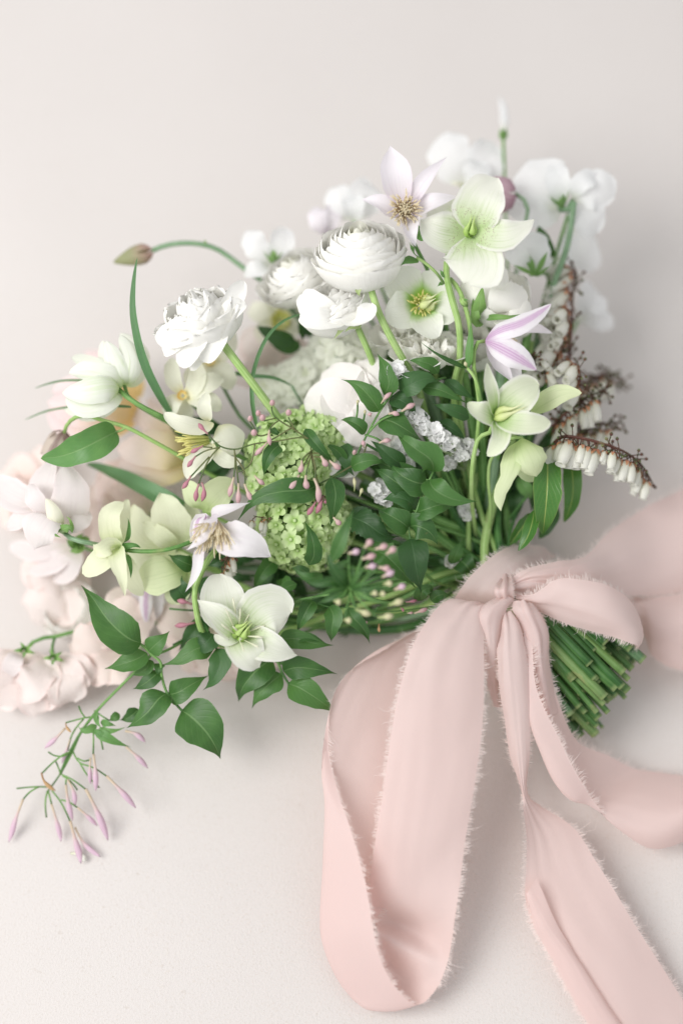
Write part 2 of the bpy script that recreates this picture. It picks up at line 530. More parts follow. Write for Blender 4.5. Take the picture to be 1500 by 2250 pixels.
M['stamen'] = plain_mat('cream_stamen', (0.92, 0.82, 0.66), (0.95, 0.88, 0.68), 0.3, 1, trans=0.45)
M['stamen_y'] = plain_mat('yellow_stamen', (0.72, 0.76, 0.24), (0.86, 0.82, 0.32), 0.2, 0.9, trans=0.3)
M['stamen_w'] = plain_mat('white_stamen', (0.70, 0.76, 0.48), (0.84, 0.84, 0.66), 0, 1, trans=0.15)
M['leaf'] = leaf_mat('jasmine_leaf', (0.030, 0.098, 0.022), (0.070, 0.18, 0.042), (0.15, 0.27, 0.10))
M['leaf_dk'] = leaf_mat('dark_leaf', (0.026, 0.082, 0.022), (0.048, 0.13, 0.038), (0.07, 0.15, 0.06))
M['leaf_lt'] = leaf_mat('clematis_leaf', (0.10, 0.25, 0.07), (0.15, 0.32, 0.09), (0.20, 0.36, 0.13))
M['leaf_blue'] = leaf_mat('tulip_leaf', (0.10, 0.22, 0.10), (0.14, 0.29, 0.13), (0.15, 0.28, 0.14), side=False)
M['leaf_gloss'] = leaf_mat('pieris_leaf', (0.045, 0.16, 0.025), (0.07, 0.21, 0.035), (0.42, 0.52, 0.14), rough=0.28, spec=0.6)
M['sepal'] = leaf_mat('green_sepal', (0.16, 0.32, 0.09), (0.24, 0.42, 0.12), (0.3, 0.45, 0.18), side=False)
M['sepal_pale'] = leaf_mat('pale_sepal', (0.46, 0.58, 0.25), (0.58, 0.68, 0.36), (0.6, 0.7, 0.4), side=False)
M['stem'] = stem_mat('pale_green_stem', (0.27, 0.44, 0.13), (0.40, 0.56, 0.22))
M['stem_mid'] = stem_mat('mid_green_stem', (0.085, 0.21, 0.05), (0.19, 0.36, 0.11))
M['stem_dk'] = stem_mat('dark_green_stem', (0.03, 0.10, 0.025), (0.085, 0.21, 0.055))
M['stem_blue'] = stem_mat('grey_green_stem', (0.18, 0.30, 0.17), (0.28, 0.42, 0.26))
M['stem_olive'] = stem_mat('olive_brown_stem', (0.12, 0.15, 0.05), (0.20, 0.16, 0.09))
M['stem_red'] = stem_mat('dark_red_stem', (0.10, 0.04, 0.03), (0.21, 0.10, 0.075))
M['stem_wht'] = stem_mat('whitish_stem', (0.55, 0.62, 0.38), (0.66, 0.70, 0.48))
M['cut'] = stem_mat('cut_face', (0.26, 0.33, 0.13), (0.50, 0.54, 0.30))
M['bud'] = plain_mat('jasmine_bud', (0.68, 0.58, 0.42), (0.75, 0.49, 0.53), 0.0, 0.75, trans=0.25, rough=0.4)
M['bud_dk'] = plain_mat('jasmine_bud_dark', (0.54, 0.30, 0.30), (0.52, 0.21, 0.28), 0.0, 0.5, trans=0.2, rough=0.4)
M['bud_pale'] = plain_mat('jasmine_bud_pale', (0.74, 0.62, 0.46), (0.80, 0.60, 0.72), 0.1, 0.6, trans=0.3, rough=0.4)
M['bud_green'] = plain_mat('jasmine_bud_green', (0.42, 0.52, 0.20), (0.76, 0.72, 0.46), 0.0, 0.7, trans=0.25, rough=0.4)
M['bud_orange'] = plain_mat('withered_bud', (0.34, 0.17, 0.06), (0.66, 0.42, 0.20), 0.0, 0.9, trans=0.1)
M['bell'] = plain_mat('pieris_bell', (0.84, 0.86, 0.70), (0.92, 0.92, 0.86), 0.0, 0.5, trans=0.4, rough=0.45)
M['bell_cap'] = plain_mat('pieris_cap', (0.34, 0.10, 0.06), (0.52, 0.26, 0.12), 0, 1, trans=0.0)
M['stat'] = plain_mat('statice_paper', (0.88, 0.90, 0.84), (0.96, 0.96, 0.965), 0.0, 0.5, trans=0.3, rough=1.0, spec=0.02)
M['husk'] = plain_mat('statice_husk', (0.16, 0.26, 0.10), (0.36, 0.45, 0.26), 0, 1, trans=0.1)


def silk():
    g = G('pink_silk')
    u, v = g.uv()
    nn = g.noise(14, 3)
    col = g.mix(nn, (0.765, 0.628, 0.604), (0.805, 0.675, 0.652))
    fine = g.noise(1500, 2)
    w1 = g.math('SINE', g.math('MULTIPLY', u, 900.0))
    h = g.math('ADD', g.math('MULTIPLY', fine, 0.8), g.math('MULTIPLY', w1, 0.15))
    return g.finish(col, 0.5, 0.34, tcol=(0.90, 0.64, 0.57), bump=h, bstr=0.12, bdist=0.0003, spec=0.3, sheen=0.25)


M['silk'] = silk()
M['fray'] = plain_mat('frayed_silk', (0.88, 0.76, 0.73), (0.92, 0.85, 0.83), 0, 1, rough=0.7, trans=0.35)


def canvas():
    g = G('canvas_cloth')
    co = g.n('ShaderNodeTexCoord').outputs['Object']
    sp = g.n('ShaderNodeSeparateXYZ')
    g.t.links.new(co, sp.inputs[0])
    a = g.math('SINE', g.math('MULTIPLY', sp.outputs[0], 6200.0))
    b = g.math('SINE', g.math('MULTIPLY', sp.outputs[1], 6200.0))
    weave = g.math('MULTIPLY', a, b)
    slub = g.noise(700, 3, co)
    big = g.noise(9, 3, co)
    col = g.mix(big, (0.652, 0.617, 0.594), (0.684, 0.650, 0.627))
    col = g.mix(g.math('MULTIPLY', g.smooth(slub, 0.54, 0.72), 0.36), col, (0.60, 0.54, 0.48))
    fl = g.noise(260, 2, co)
    col = g.mix(g.math('MULTIPLY', g.smooth(fl, 0.69, 0.76), 0.28), col, (0.50, 0.44, 0.38))
    h = g.math('ADD', g.math('MULTIPLY', weave, 0.10), g.math('ADD', slub, g.math('MULTIPLY', g.noise(1900, 2, co), 0.6)))
    return g.finish(col, 0.85, 0.0, bump=h, bstr=0.5, bdist=0.0006, spec=0.15)


M['canvas'] = canvas()

# ------------------------------------------------------------------ the canvas the bouquet lies on
n = 160
gx, gy = np.meshgrid(np.linspace(-1.6, 1.6, n), np.linspace(-1.4, 1.8, n), indexing='ij')
gzv = np.array([[-0.003 + 0.0032 * mnoise.noise(Vector((x * 5.1, y * 5.1, 0.3))) + 0.0012 * mnoise.noise(Vector((x * 13.0, y * 11.0, 3.3))) for y in gy[0]] for x in gx[:, 0]])
o = bpy.data.objects.new('canvas_backdrop', make_mesh('canvas_backdrop', (np.stack([gx, gy, np.minimum(gzv, 0)], -1).reshape(-1, 3), grid_faces(n, n),
                         np.stack([gx, gy], -1).reshape(-1, 2)), M['canvas']))
COL.objects.link(o)
o['kind'] = 'structure'
o['label'] = 'pale cream woven canvas spread flat under the bouquet'

# ------------------------------------------------------------------ the bound stems
NSLOT = 132
SLOTS = []
for i in range(NSLOT):
    rr_, aa_ = math.sqrt((i + 0.5) / NSLOT), i * 2.39996
    SLOTS.append((rr_ * math.cos(aa_), rr_ * math.sin(aa_)))
slot_rng = random.Random(3)
slot_rng.shuffle(SLOTS)
slot_i = [0]


def bundle(slot):
    a, b = slot
    bind = V(1085 - 70 * a, 1262 + 54 * a, -49 + 27 * b)
    j = slot_rng.uniform(-46, 40)
    xe, ye = 1318 - 66 * a + j, 1506 + 96 * a + j * 0.9
    xe, ye = xe - slot_rng.uniform(-24, 24), ye + slot_rng.uniform(-24, 24)
    end = V(xe, ye, -29 + 24 * b)
    return bind, end


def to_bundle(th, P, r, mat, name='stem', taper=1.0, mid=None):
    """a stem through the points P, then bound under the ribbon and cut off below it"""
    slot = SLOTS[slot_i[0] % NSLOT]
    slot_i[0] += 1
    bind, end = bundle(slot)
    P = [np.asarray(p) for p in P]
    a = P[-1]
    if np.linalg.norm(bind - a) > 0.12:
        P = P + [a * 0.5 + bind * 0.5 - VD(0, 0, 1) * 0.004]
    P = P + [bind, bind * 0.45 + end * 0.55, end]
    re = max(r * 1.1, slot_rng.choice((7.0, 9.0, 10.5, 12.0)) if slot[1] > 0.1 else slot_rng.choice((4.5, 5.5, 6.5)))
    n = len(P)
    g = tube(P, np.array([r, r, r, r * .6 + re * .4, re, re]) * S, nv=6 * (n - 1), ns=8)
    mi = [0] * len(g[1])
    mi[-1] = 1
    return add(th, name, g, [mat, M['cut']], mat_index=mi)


def petal(th, k, flat, w, mat, name='petal', **kw):
    label = kw.pop('label', None)
    return add(th, name, strip(pts(k, flat), w / REG[k][2] * S, **kw), M[mat] if isinstance(mat, str) else mat, label=label)


def stalk(th, k, flat, w, mat, name='stem', bind=False, **kw):
    P = list(pts(k, flat))
    r = w / REG[k][2] / 2
    if bind:
        return to_bundle(th, P, r, M[mat], name, **kw)
    return add(th, name, tube(P, r * S), M[mat])


def tubes(k, lists, w):
    return [tube(pts(k, f), w / REG[k][2] / 2 * S, ns=6) for f in lists]


def leaf_at(th, k, flat, w, mat='leaf', name='leaf', **kw):
    kw.setdefault('fold', rng.uniform(0.08, 0.42))
    kw.setdefault('cup', rng.uniform(-0.12, 0.05))
    kw.setdefault('ruf', rng.uniform(0.012, 0.045))
    kw.setdefault('irr', rng.uniform(0.035, 0.075))
    kw.setdefault('side', rng.uniform(-0.22, 0.22))
    kw.setdefault('rf', rng.uniform(1.5, 3.2))
    kw.setdefault('prof', 'jas')
    P = pts(k, flat)
    tl = P[-1] - P[-2]
    P[-1] = P[-1] + np.cross(tl, TOCAM) * rng.uniform(-0.16, 0.16) - TOCAM * np.linalg.norm(tl) * rng.uniform(-0.1, 0.3)
    kw.setdefault('n', VD(rng.uniform(-0.25, 0.25), rng.uniform(-0.1, 0.35), 1))
    return add(th, name, strip(P, w * rng.uniform(1.0, 1.2) / REG[k][2] * S, **kw), M[mat])


def brush(c, axis, n, length, spread, r, curl=0.3, inner=0.0, seed=1):
    """a tuft of filaments standing round axis"""
    q = random.Random(seed)
    a, e1, e2 = frame(axis)
    out = []
    for i in range(n):
        f = math.sqrt((i + 0.5) / n)
        th = i * 2.39996 + q.uniform(-0.2, 0.2)
        rad = e1 * math.cos(th) + e2 * math.sin(th)
        el = spread * (inner + (1 - inner) * f)
        d = nz(a * math.cos(el) + rad * math.sin(el))
        L = length * q.uniform(0.75, 1.1) * (0.65 + 0.35 * f)
        p0 = c + rad * length * 0.10 * f
        p1 = p0 + d * L * 0.55
        p2 = p1 + nz(d - rad * curl * (1.2 - f) + np.array([q.uniform(-.2, .2) for _ in range(3)])) * L * 0.45
        out.append(tube([p0, p1, p2], [r * 0.8, r * 0.8, r * 1.0, r * 1.7, r * 0.9], nv=6, ns=4))
    return join(out)


def carpels(c, axis, n, L, R, spread=0.35):
    a, e1, e2 = frame(axis)
    out = []
    for i in range(n):
        t = 6.283 * i / n + 0.4
        d = e1 * math.cos(t) + e2 * math.sin(t)
        p = [c + d * R * 0.3, c + d * R * 0.85 + a * L * 0.35, c + d * R * 0.5 + a * L * 0.7, c + d * R * (0.3 + spread) + a * L * 1.25]
        out.append(tube(p, [R * 0.35, R * 0.62, R * 0.5, R * 0.2, R * 0.07, R * 0.03], nv=9, ns=7))
    return join(out)


def bowl(th, c, axis, R, rings, mat, core=None, jit=0.1, ruf=0.03, name='petal', seed=1, nu=9, nv=11, flat=1.0, notch=0.05, rim=0.6):
    """petals in rings; each ring is (count, half angle, [(radius, height) ...]) in units of R"""
    q = random.Random(seed)
    for k, (cnt, dphi, rz) in enumerate(rings):
        o = q.uniform(0, 6.28)
        for i in range(cnt):
            s = 1 + q.uniform(-jit, jit) * 0.5
            hz = q.uniform(-jit, jit) * 0.35
            rr = [(r * R * s, (z + hz * j / (len(rz) - 1)) * R) for j, (r, z) in enumerate(rz)]
            add(th, name, cup_petal(c, axis, o + 6.283 * i / cnt + q.uniform(-jit, jit), dphi * q.uniform(0.9, 1.1), rr, ruf=ruf,
                                    rf=q.uniform(1.4, 2.6), nu=nu, nv=nv, notch=notch, flat=flat, rim=rim),
                M[core] if core and k < 2 else M[mat])


def ranunculus_rings(n=9, top=62.0, low=2.0, tall=0.72):
    """nested bowls: the outer ones stop low, the inner ones close over the middle"""
    out = []
    for i in range(n):
        s = i / (n - 1)
        k = 0.16 + 0.84 * s ** 0.8
        stop = top + (low - top) * s ** 1.25
        kk = 0.76 + 0.24 * k
        an = [math.radians(-78 + (stop + 78) * q / 4) for q in range(5)]
        rz = [(max(0.04, k * math.cos(a)), 0.10 + tall * kk * math.sin(a)) for a in an]
        if s > 0.5:
            rz[-1] = (rz[-1][0] + 0.05 * s, rz[-1][1])
        out.append(([3, 4, 5, 5, 6, 6, 7, 7, 7, 7][i], [1.2, 1.15, 1.1, 1.05, 1.05, 1.02, 1.0, 0.95, 0.9, 0.9][i], rz))
    return out


def calyx(th, c, axis, n, L, w, mat='sepal', down=0.3, out=0.8, name='sepal', curl=0.2):
    a, e1, e2 = frame(axis)
    for i in range(n):
        t = 6.283 * (i + 0.3) / n
        d = e1 * math.cos(t) + e2 * math.sin(t)
        p = [c, c + d * L * 0.4 * out + a * L * 0.25 * (1 - down), c + d * L * 0.75 * out + a * L * (0.6 - down), c + d * L * out * (0.85 + curl) + a * L * (0.95 - 1.6 * down)]
        add(th, name, strip(p, w, 'lance', n=a + d * 0.4, cup=0.4, nu=5, nv=9), M[mat])


def sweet_pea(th, x, y, d, R, rot, mat, tilt=0.0, keel=True, seed=1, wing=0.75, openness=1.0):
    """standard, two wings and a keel; rot turns the flower in the picture plane (0 = standard upwards), R in pixels"""
    q = random.Random(seed)
    c = V(x, y, d)
    r = R * S
    co, si = math.cos(math.radians(rot)), math.sin(math.radians(rot))
    upv = UP * co + RT * -si
    rt = RT * co + UP * si
    f = nz(VD(0, 0, 1) + rt * tilt)
    upv = nz(upv - f * np.dot(upv, f))
    rt = np.cross(upv, f)
    for sgn in (-1, 1):
        P = [c - f * r * 0.1, c + upv * r * 0.45 + rt * sgn * r * 0.25 - f * r * 0.15, c + upv * r * 0.95 + rt * sgn * r * 0.5 * openness - f * r * 0.05,
             c + upv * r * 1.25 + rt * sgn * r * 0.62 * openness + f * r * 0.10]
        add(th, 'standard', strip(P, r * 1.35, (1.5, 0.5), n=f + rt * sgn * -0.3, cup=q.uniform(-0.25, 0.2), ruf=0.07, rf=1.6, wob=0.06, nu=13, nv=17, bw=0.25), M[mat])
        P = [c, c + upv * r * 0.28 + rt * sgn * r * 0.28 + f * r * 0.25, c + upv * r * 0.15 + rt * sgn * r * 0.6 + f * r * 0.45,
             c - upv * r * 0.25 + rt * sgn * r * (0.75 * wing + 0.2) + f * r * 0.5]
        add(th, 'wing', strip(P, r * 0.95 * wing, (1.4, 0.5), n=f + rt * sgn * 0.7, cup=0.3, ruf=0.06, rf=1.5, wob=0.06, nu=11, nv=15, bw=0.2), M[mat])
    if keel:
        P = [c, c + f * r * 0.25 - upv * r * 0.05, c + f * r * 0.42 - upv * r * 0.3, c + f * r * 0.4 - upv * r * 0.5]
        add(th, 'keel', tube(P, np.array([0.08, 0.17, 0.2, 0.16, 0.05]) * r, nv=10, ns=8), M['keel'])
    return c, upv, rt, f


def bud_geo(P, r):
    return tube(P, np.array([0.42, 0.40, 0.42, 0.5, 0.85, 1.0, 0.95, 0.62, 0.1]) * r, nv=11, ns=7)


def bud_at(th, k, flat, w, mat='bud', name='bud', parent=None):
    return add(th, name, bud_geo(pts(k, flat), w / REG[k][2] / 2 * S), M[mat], parent=parent)


def fan(th, base, deg, spread, L, n, w, mat, lift=14, sag=4, ruf=0.09, seed=1, name='petal'):
    """ruffled petals spreading in a fan from one point, in layers; base (x, y, d), L and w in pixels"""
    q = random.Random(seed)
    x, y, d = base
    for i in range(n):
        f = (i + 0.5) / n * 2 - 1
        an = math.radians(deg + spread * f + q.uniform(-8, 8))
        l = L * q.uniform(0.72, 1.05) * (1 - 0.15 * abs(f))
        ly = (i % 3) * 3.2
        P = []
        for s_, h in ((0, 0), (0.35, lift * 0.7), (0.7, lift), (1.0, lift * 0.7 - sag)):
            a2 = an + q.uniform(-0.12, 0.12) * s_
            yy = y + l * s_ * math.sin(a2)
            P.append(V(x + l * s_ * math.cos(a2), yy, max(d + h + ly * s_, ground_d(yy) + 4)))
        add(th, name, strip(P, w * q.uniform(0.8, 1.2) * S, (1.7, 0.45), n=VD(q.uniform(-.4, .4), q.uniform(-.3, .4), 1), cup=q.uniform(-.25, .25), ruf=ruf, rf=q.uniform(1.6, 3), wob=0.08, nu=15, nv=19, bw=0.15), M[mat])

# ================================================================== flowers, top of the bouquet
W_ = 'white and cream flowers in the bouquet'

# ---- open pale clematis at the top
t = thing('clematis_flower', 'open pale lilac clematis with a cream stamen tuft, highest of the sharp flowers', 'clematis', Z(1, 445, 395, 5))
petal(t, 1, [440, 400, 0, 424, 330, 6, 405, 235, 12, 388, 130, 6], 128, 'clem', prof='clemw', cup=0.4, side=0.12, ruf=0.02, n=VD(0.1, -0.1, 1))
petal(t, 1, [465, 385, 0, 500, 325, 8, 550, 255, 12, 620, 178, 8], 74, 'clem', prof='clemn', cup=0.6, n=VD(-0.5, -0.1, 1))
petal(t, 1, [470, 410, 0, 520, 390, 8, 580, 362, 12, 672, 341, 6], 90, 'clem', prof='clemn', cup=0.45, n=VD(-0.1, 0.5, 1))
petal(t, 1, [455, 420, 0, 464, 455, 9, 472, 500, 12, 494, 548, 8], 86, 'clem', prof='clemn', cup=0.8, n=VD(0.1, 0.2, 1))
petal(t, 1, [430, 415, 0, 390, 395, 6, 335, 365, 8, 270, 354, 4], 92, 'clem', prof='clemn', cup=0.5, n=VD(0.2, 0.3, 1))
c = Z(1, 445, 395, 6)
add(t, 'stamen_cluster', brush(c, VD(0.03, -0.18, 1), 130, 0.0125, 0.95, 0.00036, curl=0.9, seed=4), M['stamen'], kind='stuff')
to_bundle(t, [Z(1, 445, 405, 2), Z(1, 470, 500, -14), Z(1, 540, 640, -22), Z(1, 600, 800, -28)], 4.5, M['stem_mid'])

# ---- large hellebore
t = thing('hellebore_flower', 'large open cream hellebore with green star veining and maroon flecks', 'hellebore', Z(1, 712, 500, 0))
petal(t, 1, [672, 470, -4, 640, 440, -2, 595, 400, 0, 545, 372, -2], 165, 'hell_white', prof=(1.1, 0.62), cup=0.2, ruf=0.03, n=VD(0.2, -0.1, 1))
petal(t, 1, [700, 500, -2, 640, 495, 3, 575, 478, 7, 512, 440, 6], 175, 'hell_white', prof='hel', cup=0.25, ruf=0.03, n=VD(0.3, 0, 1))
petal(t, 1, [718, 485, 0, 735, 425, 8, 765, 350, 14, 832, 264, 10], 205, 'hell_white', prof='hel', cup=0.22, ruf=0.025, n=VD(-0.15, -0.2, 1), nu=13, nv=19)
petal(t, 1, [725, 500, 1, 790, 500, 9, 870, 500, 14, 982, 434, 10], 142, 'hell_white', prof='help', cup=0.22, ruf=0.03, n=VD(-0.2, 0.15, 1), nu=13, nv=19)
petal(t, 1, [715, 505, 2, 722, 560, 9, 728, 620, 13, 690, 700, 10], 262, 'hell_white', prof=(0.1,.3,.5,.7,.86,.97,1,.92,.6,0), cup=0.12, ruf=0.035, n=VD(0, 0.25, 1), nu=15, nv=19)
c = Z(1, 712, 505, 4)
add(t, 'carpel_cluster', carpels(c, VD(0.15, 0.85, 0.5), 4, 0.0105, 0.0032, spread=0.1), M['carpel'])
to_bundle(t, [Z(1, 700, 510, -6), Z(1, 640, 560, -14), Z(1, 618, 640, -10), Z(1, 640, 760, -6), Z(1, 668, 860, -6), Z(1, 674, 1000, -12), Z(5, 530, 200, -20)], 7.5, M['stem'])
leaf_at(t, 1, [612, 665, -4, 600, 655, 0, 592, 640, 0], 24, 'leaf_lt')
leaf_at(t, 1, [600, 700, -4, 588, 706, 0, 580, 712, 1], 18, 'leaf_lt')

# ---- second hellebore stalk, with its own nodding flower hidden behind
t = thing('flower_stalk', 'slim pale stalk with a swollen node, right of the thickest pale stalk', 'flower stalk', Z(1, 640, 680, -12))
to_bundle(t, [Z(1, 635, 680, -14), Z(1, 668, 720, -10), Z(1, 695, 790, -8), Z(1, 716, 880, -10), Z(1, 718, 960, -16), Z(5, 560, 170, -26)], 5.2, M['stem'])
add(t, 'node', tube([Z(1, 680, 762, -9), Z(1, 690, 775, -6), Z(1, 702, 792, -9)], np.array([0.6, 1.1, 1.25, 1.0, 0.6]) * 7 * S, nv=8), M['stem'])
petal(t, 1, [690, 770, -5, 700, 766, -2, 710, 768, -1], 9, 'leaf_lt', name='bract')

# ---- small hellebore facing us
t = thing('hellebore_flower', 'round white hellebore with a vivid green eye and yellow green stamens', 'hellebore', Z(1, 525, 785, -20))
hs = dict(cup=0.3, ruf=0.02, nu=11, nv=15)
petal(t, 1, [512, 770, -24, 470, 735, -20, 425, 690, -14, 390, 650, -12], 175, 'hell_small', prof=(1.35, 0.52), n=VD(0.3, -0.2, 1), **hs)
petal(t, 1, [535, 765, -24, 570, 725, -20, 600, 695, -15, 625, 665, -14], 170, 'hell_small', prof=(1.35, 0.52), n=VD(-0.3, -0.2, 1), **hs)
petal(t, 1, [545, 790, -22, 600, 800, -16, 640, 815, -12, 672, 820, -11], 150, 'hell_small', prof=(1.3, 0.52), n=VD(-0.4, 0.2, 1), **hs)
petal(t, 1, [500, 790, -22, 455, 805, -15, 410, 815, -11, 365, 810, -10], 165, 'hell_small', prof=(1.4, 0.52), n=VD(0.4, 0.1, 1), **hs)
petal(t, 1, [518, 805, -21, 530, 850, -14, 555, 885, -9, 590, 918, -8], 140, 'hell_small', prof=(1.2, 0.55), n=VD(0.0, 0.5, 1), **hs)
c = Z(1, 515, 785, -18)
add(t, 'stamen_cluster', brush(c, VD(0.2, 0, 1), 44, 0.0095, 1.15, 0.00042, curl=0.5, inner=0.45, seed=9), M['stamen_y'], kind='stuff')
add(t, 'carpel_cluster', carpels(Z(1, 522, 790, -16), VD(0.75, 0.35, 0.6), 3, 0.0095, 0.0042), M['carpel_pale'])
to_bundle(t, [Z(1, 520, 790, -26), Z(1, 540, 880, -40), Z(1, 560, 1000, -44)], 5.5, M['stem'])

# ---- ranunculus
t = thing('ranunculus_flower', 'largest white ranunculus, a tight layered globe on a thick green stem', 'ranunculus', Z(1, 265, 560, 2))
ax = VD(-0.10, 0.80, 0.56)
c = Z(1, 265, 585, -4)
bowl(t, c, ax, 0.0272, ranunculus_rings(8, tall=0.84), 'ran', 'ran_core', jit=0.17, ruf=0.006, seed=5, nu=15, nv=13, notch=0.01, rim=0.84)
for fl in ([300, 672, -2, 345, 670, 8, 385, 655, 12, 385, 672, 10], [290, 678, -2, 265, 700, 8, 255, 730, 9, 262, 752, 7],
           [285, 675, -4, 235, 688, 6, 170, 690, 6, 122, 680, 4]):
    petal(t, 1, fl, 46, 'sepal_pale', name='sepal', prof='lance', cup=0.4)
stalk(t, 1, [296, 668, -4, 312, 735, 0, 345, 830, 2, 400, 940, -2, 440, 1010, -8, 485, 1085, -16], 30, 'stem', bind=True)

t = thing('ranunculus_flower', 'loose white ranunculus tucked directly below the largest globe ranunculus', 'ranunculus', Z(1, 170, 770, -12))
ax = VD(-0.42, 0.62, 0.55)
c = Z(1, 165, 800, -14)
bowl(t, c, ax, 0.0205, ranunculus_rings(8, top=55, low=14, tall=0.9), 'ran', None, jit=0.22, ruf=0.016, seed=8, nu=13, rim=0.76)
for fl, w, nn in (([215, 850, -10, 150, 850, 4, 85, 850, 7, 16, 832, 2], 105, VD(-0.2, 0.4, 1)), ([215, 848, -10, 240, 850, 6, 275, 836, 9, 312, 780, 6], 95, VD(0.1, 0.6, 1)),
                  ([205, 852, -12, 130, 830, 0, 70, 790, 1, 18, 745, -4], 130, VD(-0.4, 0, 1))):
    petal(t, 1, fl, w, 'ran', prof=(1.35, 0.46), cup=0.3, ruf=0.04, n=nn, nu=13, nv=17, bw=0.3)
for fl in ([232, 852, -12, 205, 865, -4, 185, 890, 0, 155, 930, 2], [240, 852, -12, 255, 875, -4, 225, 880, 0, 200, 900, 0], [235, 850, -12, 255, 850, -4, 285, 842, 0, 300, 850, 0]):
    petal(t, 1, fl, 26, 'sepal_pale', name='sepal', prof='lance', cup=0.4)
stalk(t, 1, [238, 848, -14, 265, 905, -12, 300, 985, -14, 330, 1060, -20], 27, 'stem', bind=True)

t = thing('ranunculus_flower', 'fluffy white ranunculus leaning left with two petals hanging down', 'ranunculus', Z(2, 540, 580, -2))
ax = VD(-0.40, 0.72, 0.50)
c = Z(2, 560, 585, -8)
bowl(t, c, ax, 0.0235, ranunculus_rings(9, top=66, low=8, tall=0.86), 'ran', None, jit=0.36, ruf=0.045, seed=12, nu=13, nv=13, notch=0.06, rim=0.74)
for fl, w, nn in (([620, 600, -8, 640, 640, 6, 610, 720, 10, 570, 800, 6], 120, VD(0.2, 0.2, 1)), ([600, 610, -6, 545, 660, 8, 500, 740, 10, 450, 820, 6], 135, VD(-0.1, 0.2, 1)),
                  ([610, 600, -6, 520, 630, 8, 430, 660, 8, 335, 640, 2], 170, VD(-0.2, 0.3, 1)), ([615, 600, -6, 680, 570, 4, 720, 530, 6, 780, 490, 2], 110, VD(0.1, 0.5, 1)), ([620, 590, -6, 690, 520, 2, 730, 460, 3, 775, 385, 0], 105, VD(0.5, 0, 1)),
                  ([605, 600, -4, 480, 660, 6, 400, 720, 6, 370, 760, 2], 120, VD(-0.3, 0.2, 1)),
                  ([610, 605, -8, 560, 700, 2, 535, 780, 3, 505, 840, 0], 90, VD(0, 0.2, 1))):
    petal(t, 2, fl, w, 'ran', prof=(1.4, 0.5), cup=0.25, ruf=0.03, n=nn, nu=13, nv=17, bw=0.3)
for fl in ([630, 605, -8, 670, 600, 0, 715, 580, 3, 730, 555, 1], [640, 660, -4, 665, 680, 3, 690, 675, 4, 695, 660, 3]):
    petal(t, 2, fl, 34, 'sepal', name='sepal', prof='lance', cup=0.5)
stalk(t, 2, [620, 600, -8, 660, 690, -3, 740, 800, 0, 830, 920, -4, 920, 1040, -10, 990, 1130, -20], 42, 'stem', bind=True)

t = thing('ranunculus_flower', 'blurred white ranunculus half hidden left of the largest globe ranunculus', 'ranunculus', V(655, 610, -48))
bowl(t, V(655, 612, -44), VD(-0.4, 0.7, 0.55), 0.0245, ranunculus_rings(8), 'ran', 'ran_core', jit=0.15, ruf=0.012, seed=21, rim=0.8)
to_bundle(t, [V(665, 640, -60), V(740, 780, -62)], 6, M['stem'])

# ---- white lisianthus-like rose under the big hellebore
t = thing('lisianthus_flower', 'half open cream white bloom with green sepals below the large hellebore', 'lisianthus', Z(1, 815, 760, -26))
ax = VD(0.1, 0.62, 0.62)
c = Z(1, 810, 800, -34)
bowl(t, c, ax, 0.020, [(4, 0.8, [(0.05, -0.2), (0.4, 0.1), (0.55, 0.6), (0.35, 1.15)]), (5, 0.75, [(0.05, -0.2), (0.7, 0.0), (0.85, 0.5), (0.7, 1.05)]),
                       (5, 0.75, [(0.05, -0.2), (0.85, -0.1), (1.05, 0.4), (1.0, 0.85)])], 'rose', jit=0.12, ruf=0.03, seed=3)
for fl, w, nn in (([800, 835, -26, 790, 770, -10, 800, 710, -10, 850, 612, -16], 150, VD(-.1, 0, 1)), ([815, 835, -25, 870, 790, -6, 895, 740, -8, 880, 690, -14], 175, VD(.3, 0, 1)),
                  ([800, 835, -26, 740, 780, -12, 710, 730, -14, 690, 690, -18], 130, VD(-.5, 0, 1)), ([820, 838, -24, 890, 830, -8, 930, 800, -10, 945, 760, -14], 120, VD(.3, 0.2, 1))):
    petal(t, 1, fl, w, 'rose', prof=(1.3, 0.5), cup=-0.3, ruf=0.02, n=nn, nu=13, nv=17, bw=0.3)
petal(t, 1, [770, 850, -22, 755, 800, -8, 760, 760, -5, 768, 712, -6], 62, 'sepal', name='sepal', prof='ovate', cup=-0.2)
petal(t, 1, [775, 845, -24, 830, 838, -4, 880, 838, -3, 925, 825, -8], 26, 'sepal', name='sepal', prof='lance', cup=0.3)
petal(t, 1, [770, 850, -24, 740, 850, -12, 735, 810, -10, 728, 760, -12], 44, 'sepal', name='sepal', prof='lance', cup=0.3)
to_bundle(t, [Z(1, 790, 850, -32), Z(1, 780, 960, -42), Z(1, 760, 1100, -46)], 5.5, M['stem_mid'])

# ---- striped clematis in profile, right
t = thing('clematis_flower', 'white clematis seen from the side with mauve stripes down its tepals', 'clematis', Z(1, 780, 935, 2))
petal(t, 1, [780, 938, 0, 830, 905, -6, 930, 870, -10, 1056, 905, -8], 66, 'clem', prof=(0.95, 0.8), cup=0.3, n=VD(-0.1, -0.5, 1))
petal(t, 1, [782, 945, 0, 800, 985, -4, 840, 1040, -6, 892, 1105, -4], 72, 'clem', prof=(0.9, 0.8), cup=0.3, n=VD(0.5, 0.2, 1))
petal(t, 1, [800, 960, -4, 860, 1010, -10, 900, 1070, -12, 925, 1100, -12], 95, 'clem', prof=(1.0, 0.7), cup=0.3)
petal(t, 1, [778, 934, 2, 830, 895, 12, 930, 860, 16, 1050, 784, 10], 88, 'clem_back', prof=(0.85, 0.72), cup=-0.35, ruf=0.02, n=VD(-0.1, 0.35, 1), nu=13, nv=19)
